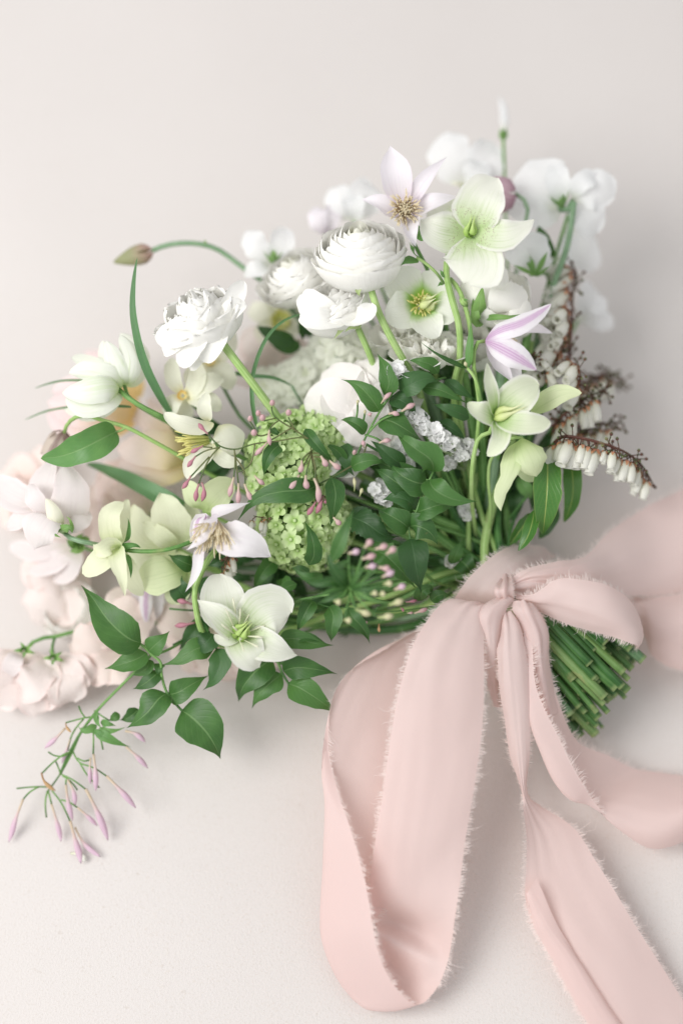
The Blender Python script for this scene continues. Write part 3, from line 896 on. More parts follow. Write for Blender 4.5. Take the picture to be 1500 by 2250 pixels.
petal(t, 1, [778, 938, 2, 830, 960, 12, 905, 1000, 16, 990, 1057, 10], 108, 'clem_back', prof=(0.95, 0.7), cup=-0.3, ruf=0.02, n=VD(0.0, -0.2, 1), nu=13, nv=19)
add(t, 'stamen_cluster', brush(Z(1, 820, 935, 0), VD(0.98, 0.02, 0.1), 26, 0.015, 0.3, 0.0003, curl=0.1, seed=6), M['stamen'], kind='stuff')
stalk(t, 1, [780, 936, 1, 752, 938, 3, 735, 970, 2, 732, 1040, 0, 742, 1110, -4, 752, 1180, -10], 17, 'stem', bind=True)
leaf_at(t, 1, [710, 1050, 0, 718, 960, 4, 730, 828, 6], 40, 'leaf_lt', n=VD(-0.8, 0, 0.8))
leaf_at(t, 5, [592, 128, 2, 520, 100, 5, 455, 65, 6, 375, 5, 4], 30, 'leaf', n=VD(0.3, 0.8, 0.8))
stalk(t, 5, [592, 126, 2, 625, 170, 3, 645, 230, 2, 660, 300, 0], 16, 'stem')
bud_at(t, 5, [590, 120, 3, 584, 110, 5, 580, 95, 6], 18, 'bud_green')
for fl in ([500, 600, -4, 450, 610, 4, 405, 635, 6], [497, 590, -4, 480, 560, 4, 462, 530, 6], [505, 520, -6, 510, 480, 0, 500, 450, 2]):
    leaf_at(t, 1, fl, 46, 'leaf_lt', n=VD(0.1, 0.5, 1))
stalk(t, 1, [497, 592, -4, 545, 625, -3, 590, 670, -6, 606, 700, -10], 13, 'stem')

# ---- pale green hellebores on the right
t = thing('hellebore_flower', 'pale green hellebore with five spread sepals and a green throat at the right', 'hellebore', Z(5, 725, 360, 4))
petal(t, 5, [890, 335, -8, 960, 290, -6, 1030, 255, -2, 1130, 243, 0], 112, 'hell_lime', prof=(0.85, 0.7), cup=0.35, n=VD(-0.1, 0.4, 1))
petal(t, 5, [722, 350, 2, 708, 270, 14, 692, 190, 18, 686, 100, 12], 78, 'hell_green', prof=(0.9, 0.7), cup=0.3, n=VD(0.6, 0, 1))
petal(t, 5, [728, 350, 0, 775, 300, 8, 845, 245, 12, 928, 205, 8], 172, 'hell_green', prof=(1.15, 0.55), cup=0.3, n=VD(-0.2, -0.2, 1), nu=13, nv=19)
petal(t, 5, [715, 365, 2, 680, 345, 14, 640, 325, 18, 597, 286, 14], 112, 'hell_green', prof=(0.95, 0.62), cup=0.35, n=VD(0.4, 0.2, 1))
petal(t, 5, [728, 375, 4, 745, 425, 14, 740, 475, 17, 684, 540, 13], 96, 'hell_green', prof=(0.95, 0.66), cup=0.3, n=VD(0.3, 0.5, 1))
petal(t, 5, [730, 365, 4, 800, 385, 15, 890, 392, 18, 980, 375, 13], 124, 'hell_green', prof=(1.15, 0.55), cup=0.3, n=VD(-0.1, 0.4, 1), nu=13, nv=19)
add(t, 'carpel_cluster', carpels(Z(5, 728, 362, 6), VD(0.85, 0.3, 0.6), 4, 0.016, 0.0042), M['carpel_pale'])
stalk(t, 5, [715, 370, -2, 690, 435, 2, 650, 448, 0, 625, 520, -2, 612, 640, -8, 612, 740, -16], 22, 'stem', bind=True)

t = thing('hellebore_flower', 'nodding pale green hellebore seen from behind, below the spread green one', 'hellebore', Z(5, 850, 460, 0))
petal(t, 5, [848, 470, -4, 850, 560, -10, 870, 620, -12, 915, 655, -12], 90, 'hell_lime', prof=(1.2, 0.6), cup=0.2)
petal(t, 5, [848, 455, 2, 880, 510, 10, 905, 570, 12, 915, 638, 6], 158, 'hell_lime', prof=(1.1, 0.55), cup=-0.3, ruf=0.03, n=VD(0.2, 0.1, 1), nu=13, nv=19)
petal(t, 5, [848, 458, 2, 805, 540, 10, 775, 640, 11, 742, 720, 8, 750, 800, 6], 108, 'hell_lime', prof=(0, 0.75, 1.0, 0.95, 0.62, 0.62, 0.5, 0.0), cup=-0.3, ruf=0.03, n=VD(-0.4, 0.1, 1), nu=13, nv=19)
stalk(t, 5, [850, 456, 0, 820, 452, 2, 780, 470, -6, 700, 560, -14, 690, 640, -16, 700, 760, -22], 17, 'stem', bind=True)

# ---- sweet peas at the top, out of focus
SP = [('white sweet pea in two rounded petals, topmost of the blurred blooms', 1, (690, 290), -84, [([695, 292, 645, 215, 628, 140, 622, 75], 200), ([705, 292, 765, 235, 785, 175, 800, 112], 170), ([690, 295, 720, 270, 745, 235, 760, 200], 120)]),
      ('wide white sweet pea behind the mauve nodding bud', 1, (1090, 385), -66, [([1090, 385, 1040, 330, 1000, 265, 965, 190], 255), ([1085, 395, 1030, 410, 960, 400, 890, 340], 160), ([1090, 390, 1080, 320, 1075, 260, 1060, 210], 110)]),
      ('white sweet pea at the far upper right edge of the bouquet', 1, (1140, 350), -60, [([1140, 345, 1180, 320, 1235, 310, 1310, 345], 190), ([1142, 350, 1180, 400, 1215, 440, 1240, 490], 180), ([1140, 345, 1160, 300, 1190, 270, 1230, 258], 90)]),
      ('faint white sweet pea hanging low behind the right green stalk', 1, (1130, 470), -92, [([1130, 470, 1170, 540, 1190, 600, 1190, 660], 150), ([1130, 480, 1120, 540, 1130, 590, 1150, 620], 110)]),
      ('blurred white sweet pea at the upper left behind the ranunculus globe', 1, (235, 435), -78, [([230, 435, 195, 390, 170, 345, 140, 310], 140), ([240, 435, 270, 380, 290, 330, 310, 290], 165), ([236, 440, 240, 400, 236, 370, 230, 340], 100)]),
      ('white sweet pea petal cluster under the dark round leaf', 1, (960, 650), -52, [([965, 650, 975, 600, 965, 550, 940, 495], 165), ([970, 655, 1000, 620, 1020, 590, 1045, 580], 90), ([955, 650, 930, 610, 905, 580, 890, 560], 90)]),
      ('faintest white sweet pea at the right behind the upright bell spray', 1, (1160, 850), -92, [([1160, 850, 1210, 845, 1255, 850, 1305, 880], 100), ([1160, 840, 1190, 790, 1205, 740, 1215, 700], 110), ([1170, 850, 1200, 800, 1240, 790, 1280, 800], 90)]),
      ('small white sweet pea with a green calyx, left of the middle of the rear blooms', 2, (915, 300), -62, [([912, 300, 860, 240, 820, 190, 785, 135], 140), ([918, 300, 950, 240, 970, 180, 985, 118], 135), ([905, 305, 860, 320, 820, 330, 780, 335], 95)]),
      ('lilac tinged blurred sweet pea edge left of the open clematis', 1, (120, 500), -76, [([120, 500, 100, 460, 85, 420, 80, 385], 90), ([125, 500, 140, 450, 150, 410, 165, 390], 80)])]
for sd, (lab, k, (zx, zy), d, pl) in enumerate(SP):
    t = thing('sweet_pea_flower', lab, 'sweet pea', Z(k, zx, zy, d), W_)
    for i, (fl, w) in enumerate(pl):
        q3 = []
        for j in range(0, 8, 2):
            _, yy = px(k, fl[j], fl[j + 1])
            q3 += [fl[j], fl[j + 1], max(d + (0, 7, 8, 2)[j // 2] + (0, -3, 5)[i], ground_d(yy) + 6)]
        petal(t, k, q3, w, 'clem' if sd == 8 else 'sweet', name='standard' if i == 0 else 'wing', prof=(1.35, 0.48), cup=(-0.2, 0.15, 0.2)[i], ruf=0.055, rf=1.5, wob=0.06, nu=15, nv=19, bw=0.15,
              n=VD((-0.2, 0.3, 0.0)[i], 0.1, 1))
    c = Z(k, zx, zy, d)
    if sd == 0:
        petal(t, 1, [690, 292, -76, 665, 290, -70, 650, 285, -70, 635, 290, -72], 26, 'keel', name='keel')
    if sd == 1:
        c2 = Z(1, 1098, 395, -54)
        calyx(t, c2, VD(-0.3, 0.9, 0.3), 5, 0.015, 0.0042, 'sepal', down=0.15, out=0.45)
        to_bundle(t, [c, c2, Z(1, 1128, 390, -52), Z(1, 1142, 345, -50), Z(1, 1130, 470, -50), Z(1, 1112, 560, -50), Z(1, 1065, 690, -50), Z(1, 1035, 790, -56)], 7.5, M['stem_blue'])
    elif sd == 5:
        c2 = Z(1, 985, 665, -42)
        calyx(t, c2, VD(-0.2, 0.6, 0.7), 5, 0.014, 0.0045, 'sepal', down=0.1, out=0.8)
        to_bundle(t, [c, c2, Z(1, 1030, 660, -58), Z(1, 1045, 690, -62), Z(1, 1010, 800, -62)], 4.2, M['stem_mid'])
    elif sd == 7:
        calyx(t, Z(2, 925, 310, -54), VD(0, 0.9, 0.3), 4, 0.012, 0.005, 'sepal', down=0.1, out=0.5)
        to_bundle(t, [Z(2, 920, 320, -78), Z(2, 1000, 520, -80)], 4, M['stem_mid'])
    else:
        to_bundle(t, [c, c + (V(1060, 1150, -60) - c) * 0.35 - VD(0, 0, 1) * 0.004], 4.5, M['stem_mid'])

# ---- bud on a bare stalk at the very top
t = thing('sweet_pea_bud', 'closed white bud on a thin upright green stalk, highest point of the bouquet', 'flower bud', Z(1, 853, 90, -80))
add(t, 'bud', tube([Z(1, 853, 75, -90), Z(1, 858, 30, -98), Z(1, 852, -25, -104), Z(1, 840, -65, -108)], np.array([4, 8, 11, 10, 8, 3]) * S, nv=12), M['sweet'])
calyx(t, Z(1, 853, 112, -80), VD(0, 1, 0.05), 4, 0.0085, 0.0042, 'sepal', down=0.0, out=0.22)
to_bundle(t, [Z(1, 853, 70, -80), Z(1, 854, 120, -80), Z(1, 858, 250, -82), Z(1, 862, 420, -84), Z(1, 870, 640, -80)], 3.8, M['stem_mid'])

# ---- mauve nodding clematis bud, and a dark leaf
t = thing('clematis_bud', 'nodding dusky mauve clematis bud on a hooked green stalk', 'flower bud', Z(1, 895, 325, -50))
bowl(t, Z(1, 900, 328, -52), VD(-0.95, -0.12, 0.25), 0.0118, [(4, 0.9, [(0.1, 0.0), (0.75, 0.25), (0.95, 0.9), (0.75, 1.6), (0.4, 2.2)])], 'clem_bud', jit=0.05, ruf=0.01, notch=0.15)
to_bundle(t, [Z(1, 902, 328, -50), Z(1, 935, 350, -50), Z(1, 955, 400, -51), Z(1, 940, 460, -54), Z(1, 915, 560, -60), Z(1, 900, 760, -66)], 4.6, M['stem_blue'])
leaf_at(t, 1, [1035, 595, -62, 1022, 540, -52, 1000, 458, -50], 70, 'leaf', prof='ovate', n=VD(-0.3, 0, 1))

# ---- arching greenish bud at the upper left
t = thing('clematis_bud', 'pointed green and pink bud on a long arching stalk at the upper left', 'flower bud', Z(2, 310, 230, -55))
P0, P1 = Z(2, 315, 232, -56), Z(2, 95, 298, -60)
bowl(t, P0, nz(P1 - P0), 0.0056, [(4, 0.95, [(0.25, 0.0), (1.05, 0.8), (1.1, 2.0), (0.65, 3.5), (0.1, 4.7)])], 'pod_bud', jit=0.03, ruf=0.0, notch=0.0)
stalk(t, 2, [312, 232, -56, 360, 212, -54, 440, 196, -54, 560, 200, -54, 640, 225, -55, 760, 310, -57, 920, 430, -62, 1040, 560, -70], 28, 'stem_blue', bind=True)
petal(t, 2, [575, 196, -53, 580, 186, -50, 572, 176, -49], 14, 'stem_blue' if False else 'sepal', name='bract')

# ================================================================== left side
t = thing('strap_leaf', 'tall curved blade leaf pointing up at the left, standing alone', 'leaf', Z(2, 395, 1030, -22))
add(t, 'leaf', strip(pts(2, [420, 1080, -30, 350, 960, -18, 285, 830, -10, 240, 680, -5, 215, 540, -3, 218, 400, -3, 236, 264, -5]), 50 / 2.3077 * S, (0.62, 0.62), n=VD(-0.35, 0.1, 1), fold=0.3, cup=0.1, nv=26, bw=0.5), M['leaf_blue'])
to_bundle(t, [Z(2, 410, 1062, -28), Z(2, 520, 1180, -44)], 5, M['stem_blue'], name='leaf_base')
t = thing('strap_leaf', 'thin hooked green leaf arching from the loose ranunculus down to the snowball head', 'leaf', Z(2, 830, 1080, -20))
add(t, 'leaf', strip(pts(2, [840, 1120, -26, 818, 1000, -16, 818, 890, -13, 850, 760, -12, 905, 655, -13, 975, 590, -16, 1070, 553, -22]), 22 / 2.3077 * S, (0.45, 0.35), fold=0.4, nv=30, bw=0.6, wob=0), M['leaf_blue'])
to_bundle(t, [Z(2, 842, 1125, -27), Z(2, 900, 1200, -44)], 3.5, M['stem_blue'], name='leaf_base')
t = thing('strap_leaf', 'short blurred green leaf crossing behind the fluffy ranunculus stem', 'leaf', Z(2, 840, 868, -34))
add(t, 'leaf', strip(pts(2, [700, 850, -44, 830, 868, -34, 930, 878, -32, 1020, 920, -38]), 22 / 2.3077 * S, (0.5, 0.4), fold=0.4, nv=16, bw=0.5), M['leaf_blue'])
to_bundle(t, [Z(2, 1018, 918, -38), Z(2, 1100, 1050, -52)], 3, M['stem_blue'], name='leaf_base')
t = thing('strap_leaf', 'broad blurred grey green blade under the large clematis leaf', 'leaf', Z(3, 900, 985, -36))
add(t, 'leaf', strip(pts(3, [1010, 1030, -34, 900, 975, -32, 760, 900, -36, 620, 830, -46, 460, 770, -60]), 100 / 2.4194 * S, (0.55, 0.5), n=VD(0.1, 0.5, 1), fold=0.25, nv=22, bw=0.5), M['leaf_blue'])
to_bundle(t, [Z(3, 1010, 1030, -36), Z(3, 1200, 1150, -52)], 6, M['stem_blue'], name='leaf_base')

# white species tulips
t = thing('tulip_flower', 'closed white tulip lying to the left with two curling thin leaves', 'tulip', Z(3, 635, 375, -14))
for fl, w, nn in (([640, 375, -14, 560, 300, -22, 470, 240, -24, 380, 204, -22], 120, VD(0, -.2, 1)), ([640, 380, -14, 560, 470, -20, 480, 500, -24, 340, 482, -26], 100, VD(0, .2, 1)),
                  ([638, 375, -14, 580, 320, -4, 480, 290, -2, 365, 290, -8], 135, VD(0, -.4, 1)), ([638, 380, -14, 570, 430, -4, 450, 470, -2, 350, 420, -8], 130, VD(0, .4, 1)),
                  ([638, 378, -12, 570, 370, 4, 460, 385, 6, 330, 395, -2], 150, VD(0, 0, 1))):
    petal(t, 3, fl, w, 'wtulip', prof=(0.85, 0.6), cup=-0.35, ruf=0.015, n=nn, nu=13, nv=17, bw=0.2)
stalk(t, 3, [636, 378, -12, 660, 405, -8, 745, 462, -8, 870, 525, -12, 960, 570, -22], 26, 'stem_mid', bind=True)
for fl in ([650, 400, -16, 520, 340, -30, 370, 328, -34, 280, 340, -36, 185, 372, -38], [700, 470, -20, 560, 462, -30, 410, 466, -36, 250, 492, -38, 132, 540, -40]):
    add(t, 'leaf', strip(pts(3, fl), 16 / 2.4194 * S, (0.45, 0.4), fold=0.4, nv=20, bw=0.5), M['leaf_blue'])
t = thing('tulip_flower', 'closed white tulip standing upright beside the tall blade leaf', 'tulip', Z(3, 660, 355, -20))
for fl, w, nn in (([662, 350, -22, 720, 290, -30, 740, 200, -34, 640, 78, -34], 130, VD(.3, 0, 1)), ([655, 352, -20, 600, 300, -26, 560, 220, -28, 548, 115, -26], 110, VD(-.3, 0, 1)),
                  ([660, 352, -18, 690, 300, -8, 700, 220, -6, 640, 85, -14], 120, VD(.3, 0, 1)), ([658, 352, -18, 630, 300, -6, 600, 220, -4, 565, 118, -10], 120, VD(-.15, 0, 1))):
    petal(t, 3, fl, w, 'wtulip', prof=(0.85, 0.6), cup=-0.35, ruf=0.015, n=nn, nu=13, nv=17, bw=0.2)
stalk(t, 3, [660, 350, -20, 668, 385, -18, 690, 425, -18, 780, 490, -22, 880, 545, -30], 22, 'stem_mid', bind=True)

# peach tulips lying at the back left
t = thing('tulip_flower', 'blurred lilac and yellow tulip lying behind the closed white tulips', 'tulip', Z(3, 720, 470, -78))
P0 = Z(3, 730, 500, -84)
for fl, w, nn in (([730, 480, -72, 600, 560, -62, 420, 590, -62, 260, 480, -72], 190, VD(0, .5, 1)), ([730, 470, -72, 600, 400, -66, 430, 380, -64, 280, 400, -72], 200, VD(0, -.5, 1)),
                  ([735, 475, -68, 620, 470, -46, 430, 480, -44, 255, 440, -60], 230, VD(0, 0, 1)), ([735, 420, -84, 700, 300, -90, 560, 230, -92, 450, 175, -92], 130, VD(0, 0, 1))):
    petal(t, 3, fl, w, 'tulip_lil', prof=(0.95, 0.55), cup=-0.3, ruf=0.02, n=nn, nu=13, nv=17, bw=0.3)
to_bundle(t, [P0, Z(3, 860, 560, -86), Z(3, 1100, 720, -76)], 6, M['stem_mid'])
t = thing('tulip_flower', 'blurred blush tulip with a yellow streak lying right of the clematis leaf', 'tulip', Z(3, 1000, 720, -60))
for fl, w, nn in (([1010, 720, -64, 900, 620, -58, 800, 560, -58, 700, 520, -64], 210, VD(0, -.4, 1)), ([1010, 745, -62, 880, 800, -50, 760, 800, -50, 640, 750, -58], 190, VD(0, .5, 1)),
                  ([1010, 735, -58, 900, 700, -40, 780, 690, -40, 620, 690, -54], 220, VD(0, .1, 1)), ([1000, 700, -66, 940, 560, -66, 870, 480, -70, 780, 430, -74], 150, VD(0, 0, 1))):
    petal(t, 3, fl, w, 'tulip', prof=(0.95, 0.55), cup=-0.3, ruf=0.03, n=nn, nu=13, nv=17, bw=0.3)
to_bundle(t, [Z(3, 1008, 730, -60), Z(3, 1180, 860, -66)], 6, M['stem_mid'])

# hanging bud and big leaf of the clematis vine
t = thing('clematis_bud', 'drooping dark striped bud on a curved stalk with one large bright green leaf', 'flower bud', Z(3, 345, 610, -26))
P0, P1 = Z(3, 342, 600, -28), Z(3, 285, 735, -36)
bowl(t, P0, nz(P1 - P0), 0.0056, [(4, 0.95, [(0.2, 0.0), (1.2, 0.7), (1.45, 1.8), (1.5, 3.0), (1.35, 3.9)])], 'dark_bud', jit=0.04, ruf=0.01, notch=0.2)
stalk(t, 3, [344, 605, -27, 352, 575, -24, 385, 535, -20, 440, 515, -17, 560, 545, -15, 668, 576, -14, 830, 660, -15, 990, 752, -22, 1100, 820, -34], 22, 'stem', bind=True)
add(t, 'leaf', strip(pts(3, [620, 600, -14, 540, 640, -2, 440, 690, 2, 330, 730, -4, 220, 741, -12]), 172 / 2.4194 * S, (0.66, 0.72), n=VD(0.05, -0.1, 1), fold=0.12, cup=0.15, ruf=0.02, nu=15, nv=24), M['leaf_lt'])
add(t, 'petiole', tube(pts(3, [668, 580, -14, 640, 596, -13, 610, 604, -13]), 1.4 * S * 2), M['stem'])

# narcissi and the white flower with yellow stamens
t = thing('narcissus_flower', 'blurred cream narcissus with a small orange cup under the fluffy ranunculus', 'narcissus', Z(2, 520, 900, -30))
for fl, w, nn in (([465, 960, -32, 425, 900, -26, 410, 830, -26, 400, 780, -32], 90, VD(-.2, 0, 1)), ([470, 960, -30, 520, 930, -22, 540, 860, -24, 520, 790, -30], 95, VD(.2, 0, 1)),
                  ([480, 965, -30, 540, 940, -24, 600, 900, -24, 670, 880, -30], 110, VD(0, .2, 1)), ([460, 970, -30, 420, 1000, -24, 400, 1040, -26, 390, 1080, -32], 90, VD(-.2, 0, 1)),
                  ([480, 970, -30, 560, 990, -24, 610, 1000, -26, 660, 1040, -32], 100, VD(0, .2, 1)), ([470, 970, -34, 470, 1020, -34, 480, 1060, -36, 500, 1100, -40], 90, VD(0, .3, 1))):
    petal(t, 2, fl, w, 'narc', prof=(1.1, 0.58), cup=0.2, ruf=0.03, n=nn, nu=11, nv=13)
bowl(t, Z(2, 465, 968, -26), VD(-0.1, 0.1, 1), 0.0030, [(6, 0.6, [(0.3, -0.3), (0.8, 0.2), (1.0, 0.9)])], 'cup', ruf=0.06, name='corona')
to_bundle(t, [Z(2, 470, 970, -36), Z(2, 620, 1100, -46)], 4, M['stem_mid'])
t = thing('narcissus_flower', 'blurred pale narcissus with a yellow cup right behind the fluffy ranunculus stem', 'narcissus', Z(2, 640, 850, -36))
for fl, w, nn in (([600, 800, -46, 560, 850, -36, 560, 900, -34, 590, 950, -38], 120, VD(-.2, .2, 1)), ([610, 800, -44, 650, 840, -34, 690, 880, -34, 720, 930, -40], 120, VD(.2, .2, 1)),
                  ([610, 790, -46, 680, 760, -40, 710, 690, -42, 700, 620, -48], 75, VD(.4, 0, 1)), ([600, 795, -44, 530, 840, -38, 500, 880, -40, 480, 920, -44], 90, VD(-.4, .1, 1))):
    petal(t, 2, fl, w, 'narc', prof=(1.1, 0.58), cup=0.2, ruf=0.03, n=nn, nu=11, nv=13)
bowl(t, Z(2, 602, 795, -40), VD(0.1, 0.3, 1), 0.0034, [(6, 0.6, [(0.3, -0.3), (0.8, 0.2), (1.0, 0.9)])], 'cup', ruf=0.06, name='corona')
to_bundle(t, [Z(2, 610, 800, -48), Z(2, 700, 980, -50), Z(2, 760, 1080, -52)], 4, M['stem_dk'])
t = thing('narcissus_flower', 'far blurred cream flower with a yellow centre above the hooked green leaf', 'narcissus', Z(2, 960, 590, -72))
for a in range(6):
    an = a * 1.047 + 0.3
    P = [Z(2, 960, 590, -80), Z(2, 960 + 60 * math.cos(an), 580 + 60 * math.sin(an), -72), Z(2, 960 + 125 * math.cos(an), 575 + 125 * math.sin(an), -72), Z(2, 960 + 165 * math.cos(an), 570 + 165 * math.sin(an), -78)]
    add(t, 'petal', strip(P, 120 / 2.3077 * S, (1.2, 0.55), cup=0.2, ruf=0.03), M['narc'])
bowl(t, Z(2, 962, 590, -74), VD(0, 0.2, 1), 0.0062, [(6, 0.6, [(0.3, -0.3), (0.8, 0.2), (1.0, 0.7)])], 'stamen_y', ruf=0.06, name='corona')
to_bundle(t, [Z(2, 960, 600, -82), Z(2, 1040, 760, -80)], 4.5, M['stem_mid'])

t = thing('columbine_flower', 'white flower with swept petals and a brush of yellow stamens left of the snowball head', 'flower', Z(3, 1110, 590, -8))
petal(t, 3, [1160, 570, -14, 1205, 610, -8, 1225, 660, -6, 1190, 720, -8], 190, 'narc', prof=(1.0, 0.5), cup=-0.3, n=VD(.4, 0, 1))
petal(t, 3, [1135, 555, -10, 1060, 580, -2, 960, 560, 2, 872, 500, -2], 98, 'narc', prof=(1.0, 0.6), cup=0.25, n=VD(0, .3, 1), nu=13, nv=17)
petal(t, 3, [1110, 545, -10, 1092, 500, -2, 1090, 450, 1, 1102, 390, -2], 84, 'narc', prof=(1.0, 0.7), cup=0.3, n=VD(-.2, 0, 1))
petal(t, 3, [1130, 660, -10, 1080, 720, -4, 1030, 780, -3, 992, 852, -6], 130, 'narc', prof=(0.95, 0.6), cup=0.3, n=VD(-.2, .2, 1))
petal(t, 3, [1150, 690, -8, 1170, 740, -2, 1220, 765, 0, 1285, 752, -3], 84, 'narc', prof=(1.0, 0.6), cup=0.25, n=VD(0, .4, 1))
add(t, 'stamen_cluster', brush(Z(3, 1110, 645, -8), VD(-0.98, -0.18, 0.25), 30, 0.021, 0.33, 0.0004, curl=0.02, seed=31), M['stamen_y'], kind='stuff')
to_bundle(t, [Z(3, 1150, 600, -14), Z(3, 1230, 700, -28)], 4, M['stem_mid'])

# ---- sweet pea in the left foreground
t = thing('sweet_pea_flower', 'blush sweet pea with a folded standard and curled green calyx at the left edge', 'sweet pea', Z(12, 420, 520, -22))
petal(t, 12, [470, 520, -34, 380, 350, -24, 320, 210, -22, 400, 25, -28], 260, 'sweet_pink', prof=(0.15, .5, .8, .95, 1, .95, .85, .66, .4, 0.0), cup=0.2, ruf=0.03, n=VD(-.35, 0, 1), nu=17, nv=23)
petal(t, 12, [480, 520, -30, 500, 390, -14, 510, 240, -10, 455, 45, -20], 300, 'sweet_pink', prof=(0.15, .6, .9, 1, .98, .9, .8, .66, .42, 0.0), cup=-0.12, ruf=0.05, rf=1.3, n=VD(.3, 0, 1), nu=17, nv=23)
petal(t, 12, [470, 510, -26, 540, 480, -18, 590, 440, -20, 638, 405, -26], 170, 'sweet_pink', prof=(1.2, 0.45), cup=0.1, ruf=0.04, n=VD(.2, .3, 1), nu=13)
petal(t, 12, [410, 500, -24, 330, 440, -6, 265, 530, -3, 255, 675, -12], 290, 'sweet_pink', prof=(0.2, .55, .75, .86, .94, 1, 1, .9, .66, 0.0), cup=-0.25, ruf=0.04, rf=1.3, n=VD(-.2, .3, 1), nu=17, nv=23)
petal(t, 12, [380, 470, -22, 290, 380, -10, 230, 300, -8, 210, 205, -16], 150, 'sweet_pink', prof=(1.2, 0.45), cup=-0.25, ruf=0.04, n=VD(-.3, 0, 1), nu=13)
petal(t, 12, [290, 350, -28, 170, 320, -24, 60, 270, -26, -40, 170, -34], 240, 'sweet_pink', prof=(1.0, 0.45), cup=0.2, ruf=0.05, n=VD(-.1, .3, 1), nu=15, nv=19)
petal(t, 12, [290, 390, -26, 190, 430, -22, 120, 480, -22, 55, 520, -26], 140, 'sweet_pink', prof=(1.0, 0.5), cup=0.2, ruf=0.06, n=VD(-.1, .3, 1), nu=13)
petal(t, 12, [430, 510, -16, 400, 460, -4, 370, 390, -3, 330, 310, -8], 110, 'keel', name='keel', prof=(0.95, 0.6), cup=-0.5)
petal(t, 12, [470, 560, -20, 410, 540, -6, 380, 560, -2, 440, 590, -2], 60, 'sepal', name='sepal', cup=-0.4)
petal(t, 12, [470, 570, -18, 460, 530, -2, 500, 520, 0, 520, 560, -4], 80, 'sepal', name='sepal', prof='ovate', cup=-0.5)
petal(t, 12, [500, 540, -20, 515, 500, -8, 500, 460, -6, 475, 440, -8], 34, 'sepal', name='sepal', cup=-0.3)
stalk(t, 12, [465, 560, -16, 520, 600, -12, 600, 622, -12, 690, 640, -16, 800, 668, -30, 1000, 720, -44, 1300, 780, -50], 36, 'stem_blue', bind=True)
t = thing('sweet_pea_flower', 'blurred blush sweet pea with a yellow green calyx below the folded one', 'sweet pea', Z(12, 520, 620, -46))
for fl, w in (([520, 640, -56, 420, 670, -54, 250, 690, -58, 70, 640, -66], 170), ([530, 660, -54, 440, 740, -50, 330, 790, -54, 210, 800, -62], 190), ([560, 680, -52, 520, 760, -48, 470, 820, -50, 390, 860, -58], 220)):
    petal(t, 12, fl, w, 'sweet_pink', prof=(1.2, 0.5), cup=0.1, ruf=0.05, n=VD(0, .4, 1), nu=13)
for fl in ([560, 640, -44, 520, 640, -38, 480, 600, -38], [570, 650, -44, 560, 600, -36, 600, 560, -36], [580, 650, -44, 560, 680, -36, 500, 690, -38], [570, 640, -44, 620, 600, -38, 650, 610, -40]):
    petal(t, 12, fl, 70, 'sepal', name='sepal', cup=0.3)
to_bundle(t, [Z(12, 570, 650, -48), Z(12, 760, 720, -52), Z(12, 1100, 820, -54), V(700, 1370, -56)], 4, M['stem_mid'])

# ---- pale yellow green flowers at the left
t = thing('columbine_flower', 'pale lemon green flower in profile on an arching stalk, left of the lilac clematis', 'flower', Z(12, 850, 650, -10))
petal(t, 12, [860, 650, -16, 800, 560, -6, 800, 420, -2, 890, 335, -8], 175, 'cream', prof='hel', cup=0.25, ruf=0.03, n=VD(-.2, .2, 1), nu=13, nv=19)
petal(t, 12, [865, 650, -18, 880, 520, -14, 890, 400, -14, 920, 315, -18], 110, 'cream', prof=(1.0, 0.6), cup=0.2, n=VD(.3, 0, 1))
petal(t, 12, [850, 660, -10, 790, 640, 2, 720, 680, 4, 670, 660, -2], 130, 'cream', prof=(1.1, 0.6), cup=0.3, n=VD(0, -.4, 1))
petal(t, 12, [850, 660, -12, 770, 720, 0, 680, 790, 2, 590, 850, -6], 180, 'cream', prof='hel', cup=0.2, ruf=0.04, n=VD(-.1, .3, 1), nu=13)
petal(t, 12, [852, 660, -10, 850, 760, 6, 880, 880, 7, 898, 1018, 0], 130, 'cream', prof='clemn', cup=0.4, ruf=0.05, n=VD(-.1, 0, 1), nu=13, nv=19)
petal(t, 12, [855, 670, -14, 900, 800, -8, 960, 920, -10, 1030, 1005, -16], 150, 'cream', prof=(0.9, 0.6), cup=0.2, n=VD(.2, .2, 1))
petal(t, 12, [870, 640, -12, 915, 580, -2, 925, 510, 0, 918, 450, -4], 46, 'leaf_lt', name='sepal', n=VD(.8, 0, 1), cup=0.4)
petal(t, 12, [870, 690, -12, 915, 740, -2, 935, 810, 0, 938, 882, -4], 50, 'leaf_lt', name='sepal', n=VD(.8, 0, 1), cup=0.4)
petal(t, 12, [875, 665, -12, 920, 650, -4, 970, 645, -3, 1010, 665, -6], 50, 'leaf_lt', name='sepal', cup=0.4)
petal(t, 12, [880, 670, -14, 855, 620, -8, 850, 600, -8], 40, 'leaf_lt', name='sepal', cup=0.4)
stalk(t, 12, [862, 668, -14, 900, 680, -8, 1000, 690, -6, 1150, 685, -6, 1280, 655, -6, 1380, 615, -8, 1480, 560, -20], 32, 'stem_mid', bind=True)

